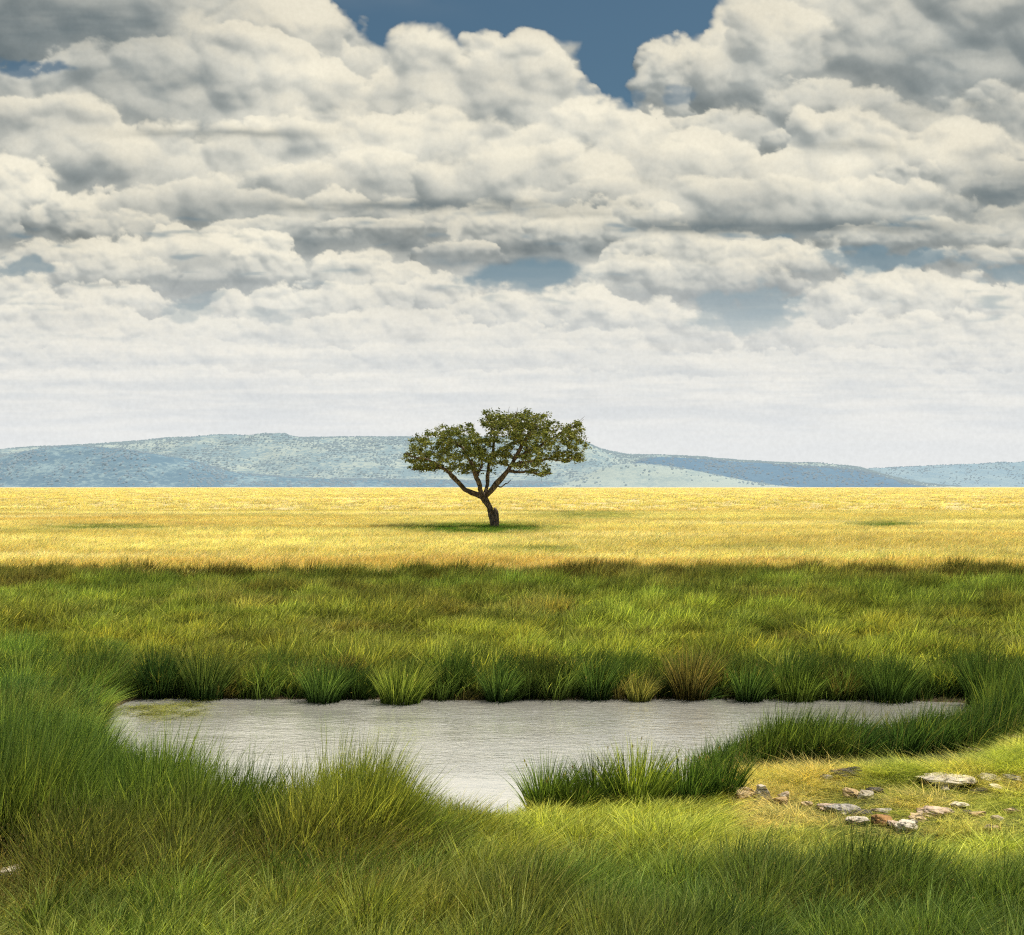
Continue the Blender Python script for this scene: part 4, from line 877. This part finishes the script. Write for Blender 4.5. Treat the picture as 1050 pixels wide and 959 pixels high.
    # holes in the crown where sky shows through
    for hx, hy, hr in [(455,175,18),(600,235,14),(560,105,8),(350,255,10),(520,240,14),(640,180,10),(700,200,9),(400,200,10),(300,230,9),(580,300,12),(250,290,9),(760,240,9),(560,215,9),(720,255,10),(480,320,14)]:
        hr *= 1.35; a, b = tz(hx, hy); cut &= np.hypot(T[:, 0]-a, T[:, 2]-b) > hr/4.038/F*TREE_D
    T = T[cut]
    nodes = [np.array(p) for p in nodes]; nr = list(nr); order = np.argsort([min(np.linalg.norm(n_-t_) for n_ in nodes[::4]) for t_ in T]); tubes = []
    for k in order:
        t_ = T[k]; A_ = np.array(nodes); d = np.linalg.norm(A_-t_, axis=1)+.6*np.maximum(A_[:, 2]-t_[2], 0); j = int(np.argmin(d)); s = A_[j]; L_ = np.linalg.norm(t_-s)
        n = max(4, int(L_/.22)); mid = (s+t_)/2+r.normal(0, .12*L_, 3)+np.array([0, 0, -.08*L_]); p = resample([s, mid, t_], n, .03, int(k))
        ra = min(nr[j]*.75, .02+.022*L_+.02); rad = np.linspace(ra, .012, n); tubes.append(tube(p, rad, 5, int(k), .08))
        for q_, rq in list(zip(p, rad))[1:]: nodes.append(q_); nr.append(rq)
    ctr = T.mean(0)
    for k in r.choice(len(T), 190, replace=False):                 # bare twig ends that stick out of the leaves
        t_ = T[k]; dv = (t_-ctr)/np.array([6., 4., 2.2]); dv = dv/np.linalg.norm(dv)+r.normal(0, .45, 3); dv[2] = dv[2]*.6+.15; dv /= np.linalg.norm(dv)
        L_ = r.uniform(.3, .75); p = resample([t_-dv*.1, t_+dv*L_*.5+r.normal(0, .06, 3), t_+dv*L_], 6, .015, 9000+int(k)); tubes.append(tube(p, np.linspace(.018, .007, 6), 4, int(k), .05))
    V, f = join(tubes); link('branches', new_mesh('branches', V, f, bark), root)
    # leaves: small pairs of blades gathered in sprays round every twig end
    tips = np.concatenate([T, np.array([nodes[i] for i in r.integers(240, len(nodes), 260)])]); per = 24; n = len(tips)*per
    off = r.normal(0, 1, (n, 3)); off /= np.linalg.norm(off, axis=1)[:, None]; rr = (r.uniform(0, 1, n)**.6)*np.repeat(r.uniform(.14, .50, len(tips)), per); Cn = np.repeat(tips, per, 0)+off*rr[:, None]*np.array([1., 1., .62])
    L_ = r.uniform(.055, .125, n); W_ = L_*.45; d1 = r.normal(0, 1, (n, 3)); d1[:, 2] = np.abs(d1[:, 2])*.6; d1 /= np.linalg.norm(d1, axis=1)[:, None]; d2 = np.cross(d1, r.normal(0, 1, (n, 3))); d2 /= np.linalg.norm(d2, axis=1)[:, None]
    V = np.stack([Cn-d1*L_[:, None], Cn+d2*W_[:, None], Cn+d1*L_[:, None], Cn-d2*W_[:, None]], 1).reshape(-1, 3); q = np.arange(n*4).reshape(n, 4)
    lc = np.stack([np.repeat(np.clip(np.repeat(r.beta(2, 2.2, len(tips)), per)*.55+r.beta(1.6, 2.2, n)*.55, 0, 1), 4), np.repeat(r.uniform(0, 1, n), 4), np.zeros(n*4), np.ones(n*4)], -1)
    link('crown', new_mesh('crown', V, [q], leaf, {'leafc': ('FLOAT_COLOR', lc)}), root)
# ---------------------------------------------------------------- build
build_world(); build_camera(); build_clouds(); build_ground(); build_hills(); build_grass(); build_tussocks(); build_rocks(); build_tree()
scene.cycles.use_denoising = False; scene.cycles.use_adaptive_sampling = True; scene.cycles.adaptive_threshold = .03
scene.cycles.max_bounces = 5; scene.cycles.diffuse_bounces = 3; scene.cycles.transmission_bounces = 2; scene.cycles.transparent_max_bounces = 8; scene.cycles.glossy_bounces = 2; scene.cycles.sample_clamp_indirect = 4; scene.cycles.pixel_filter_type = 'BLACKMAN_HARRIS'; scene.cycles.filter_width = 1.2
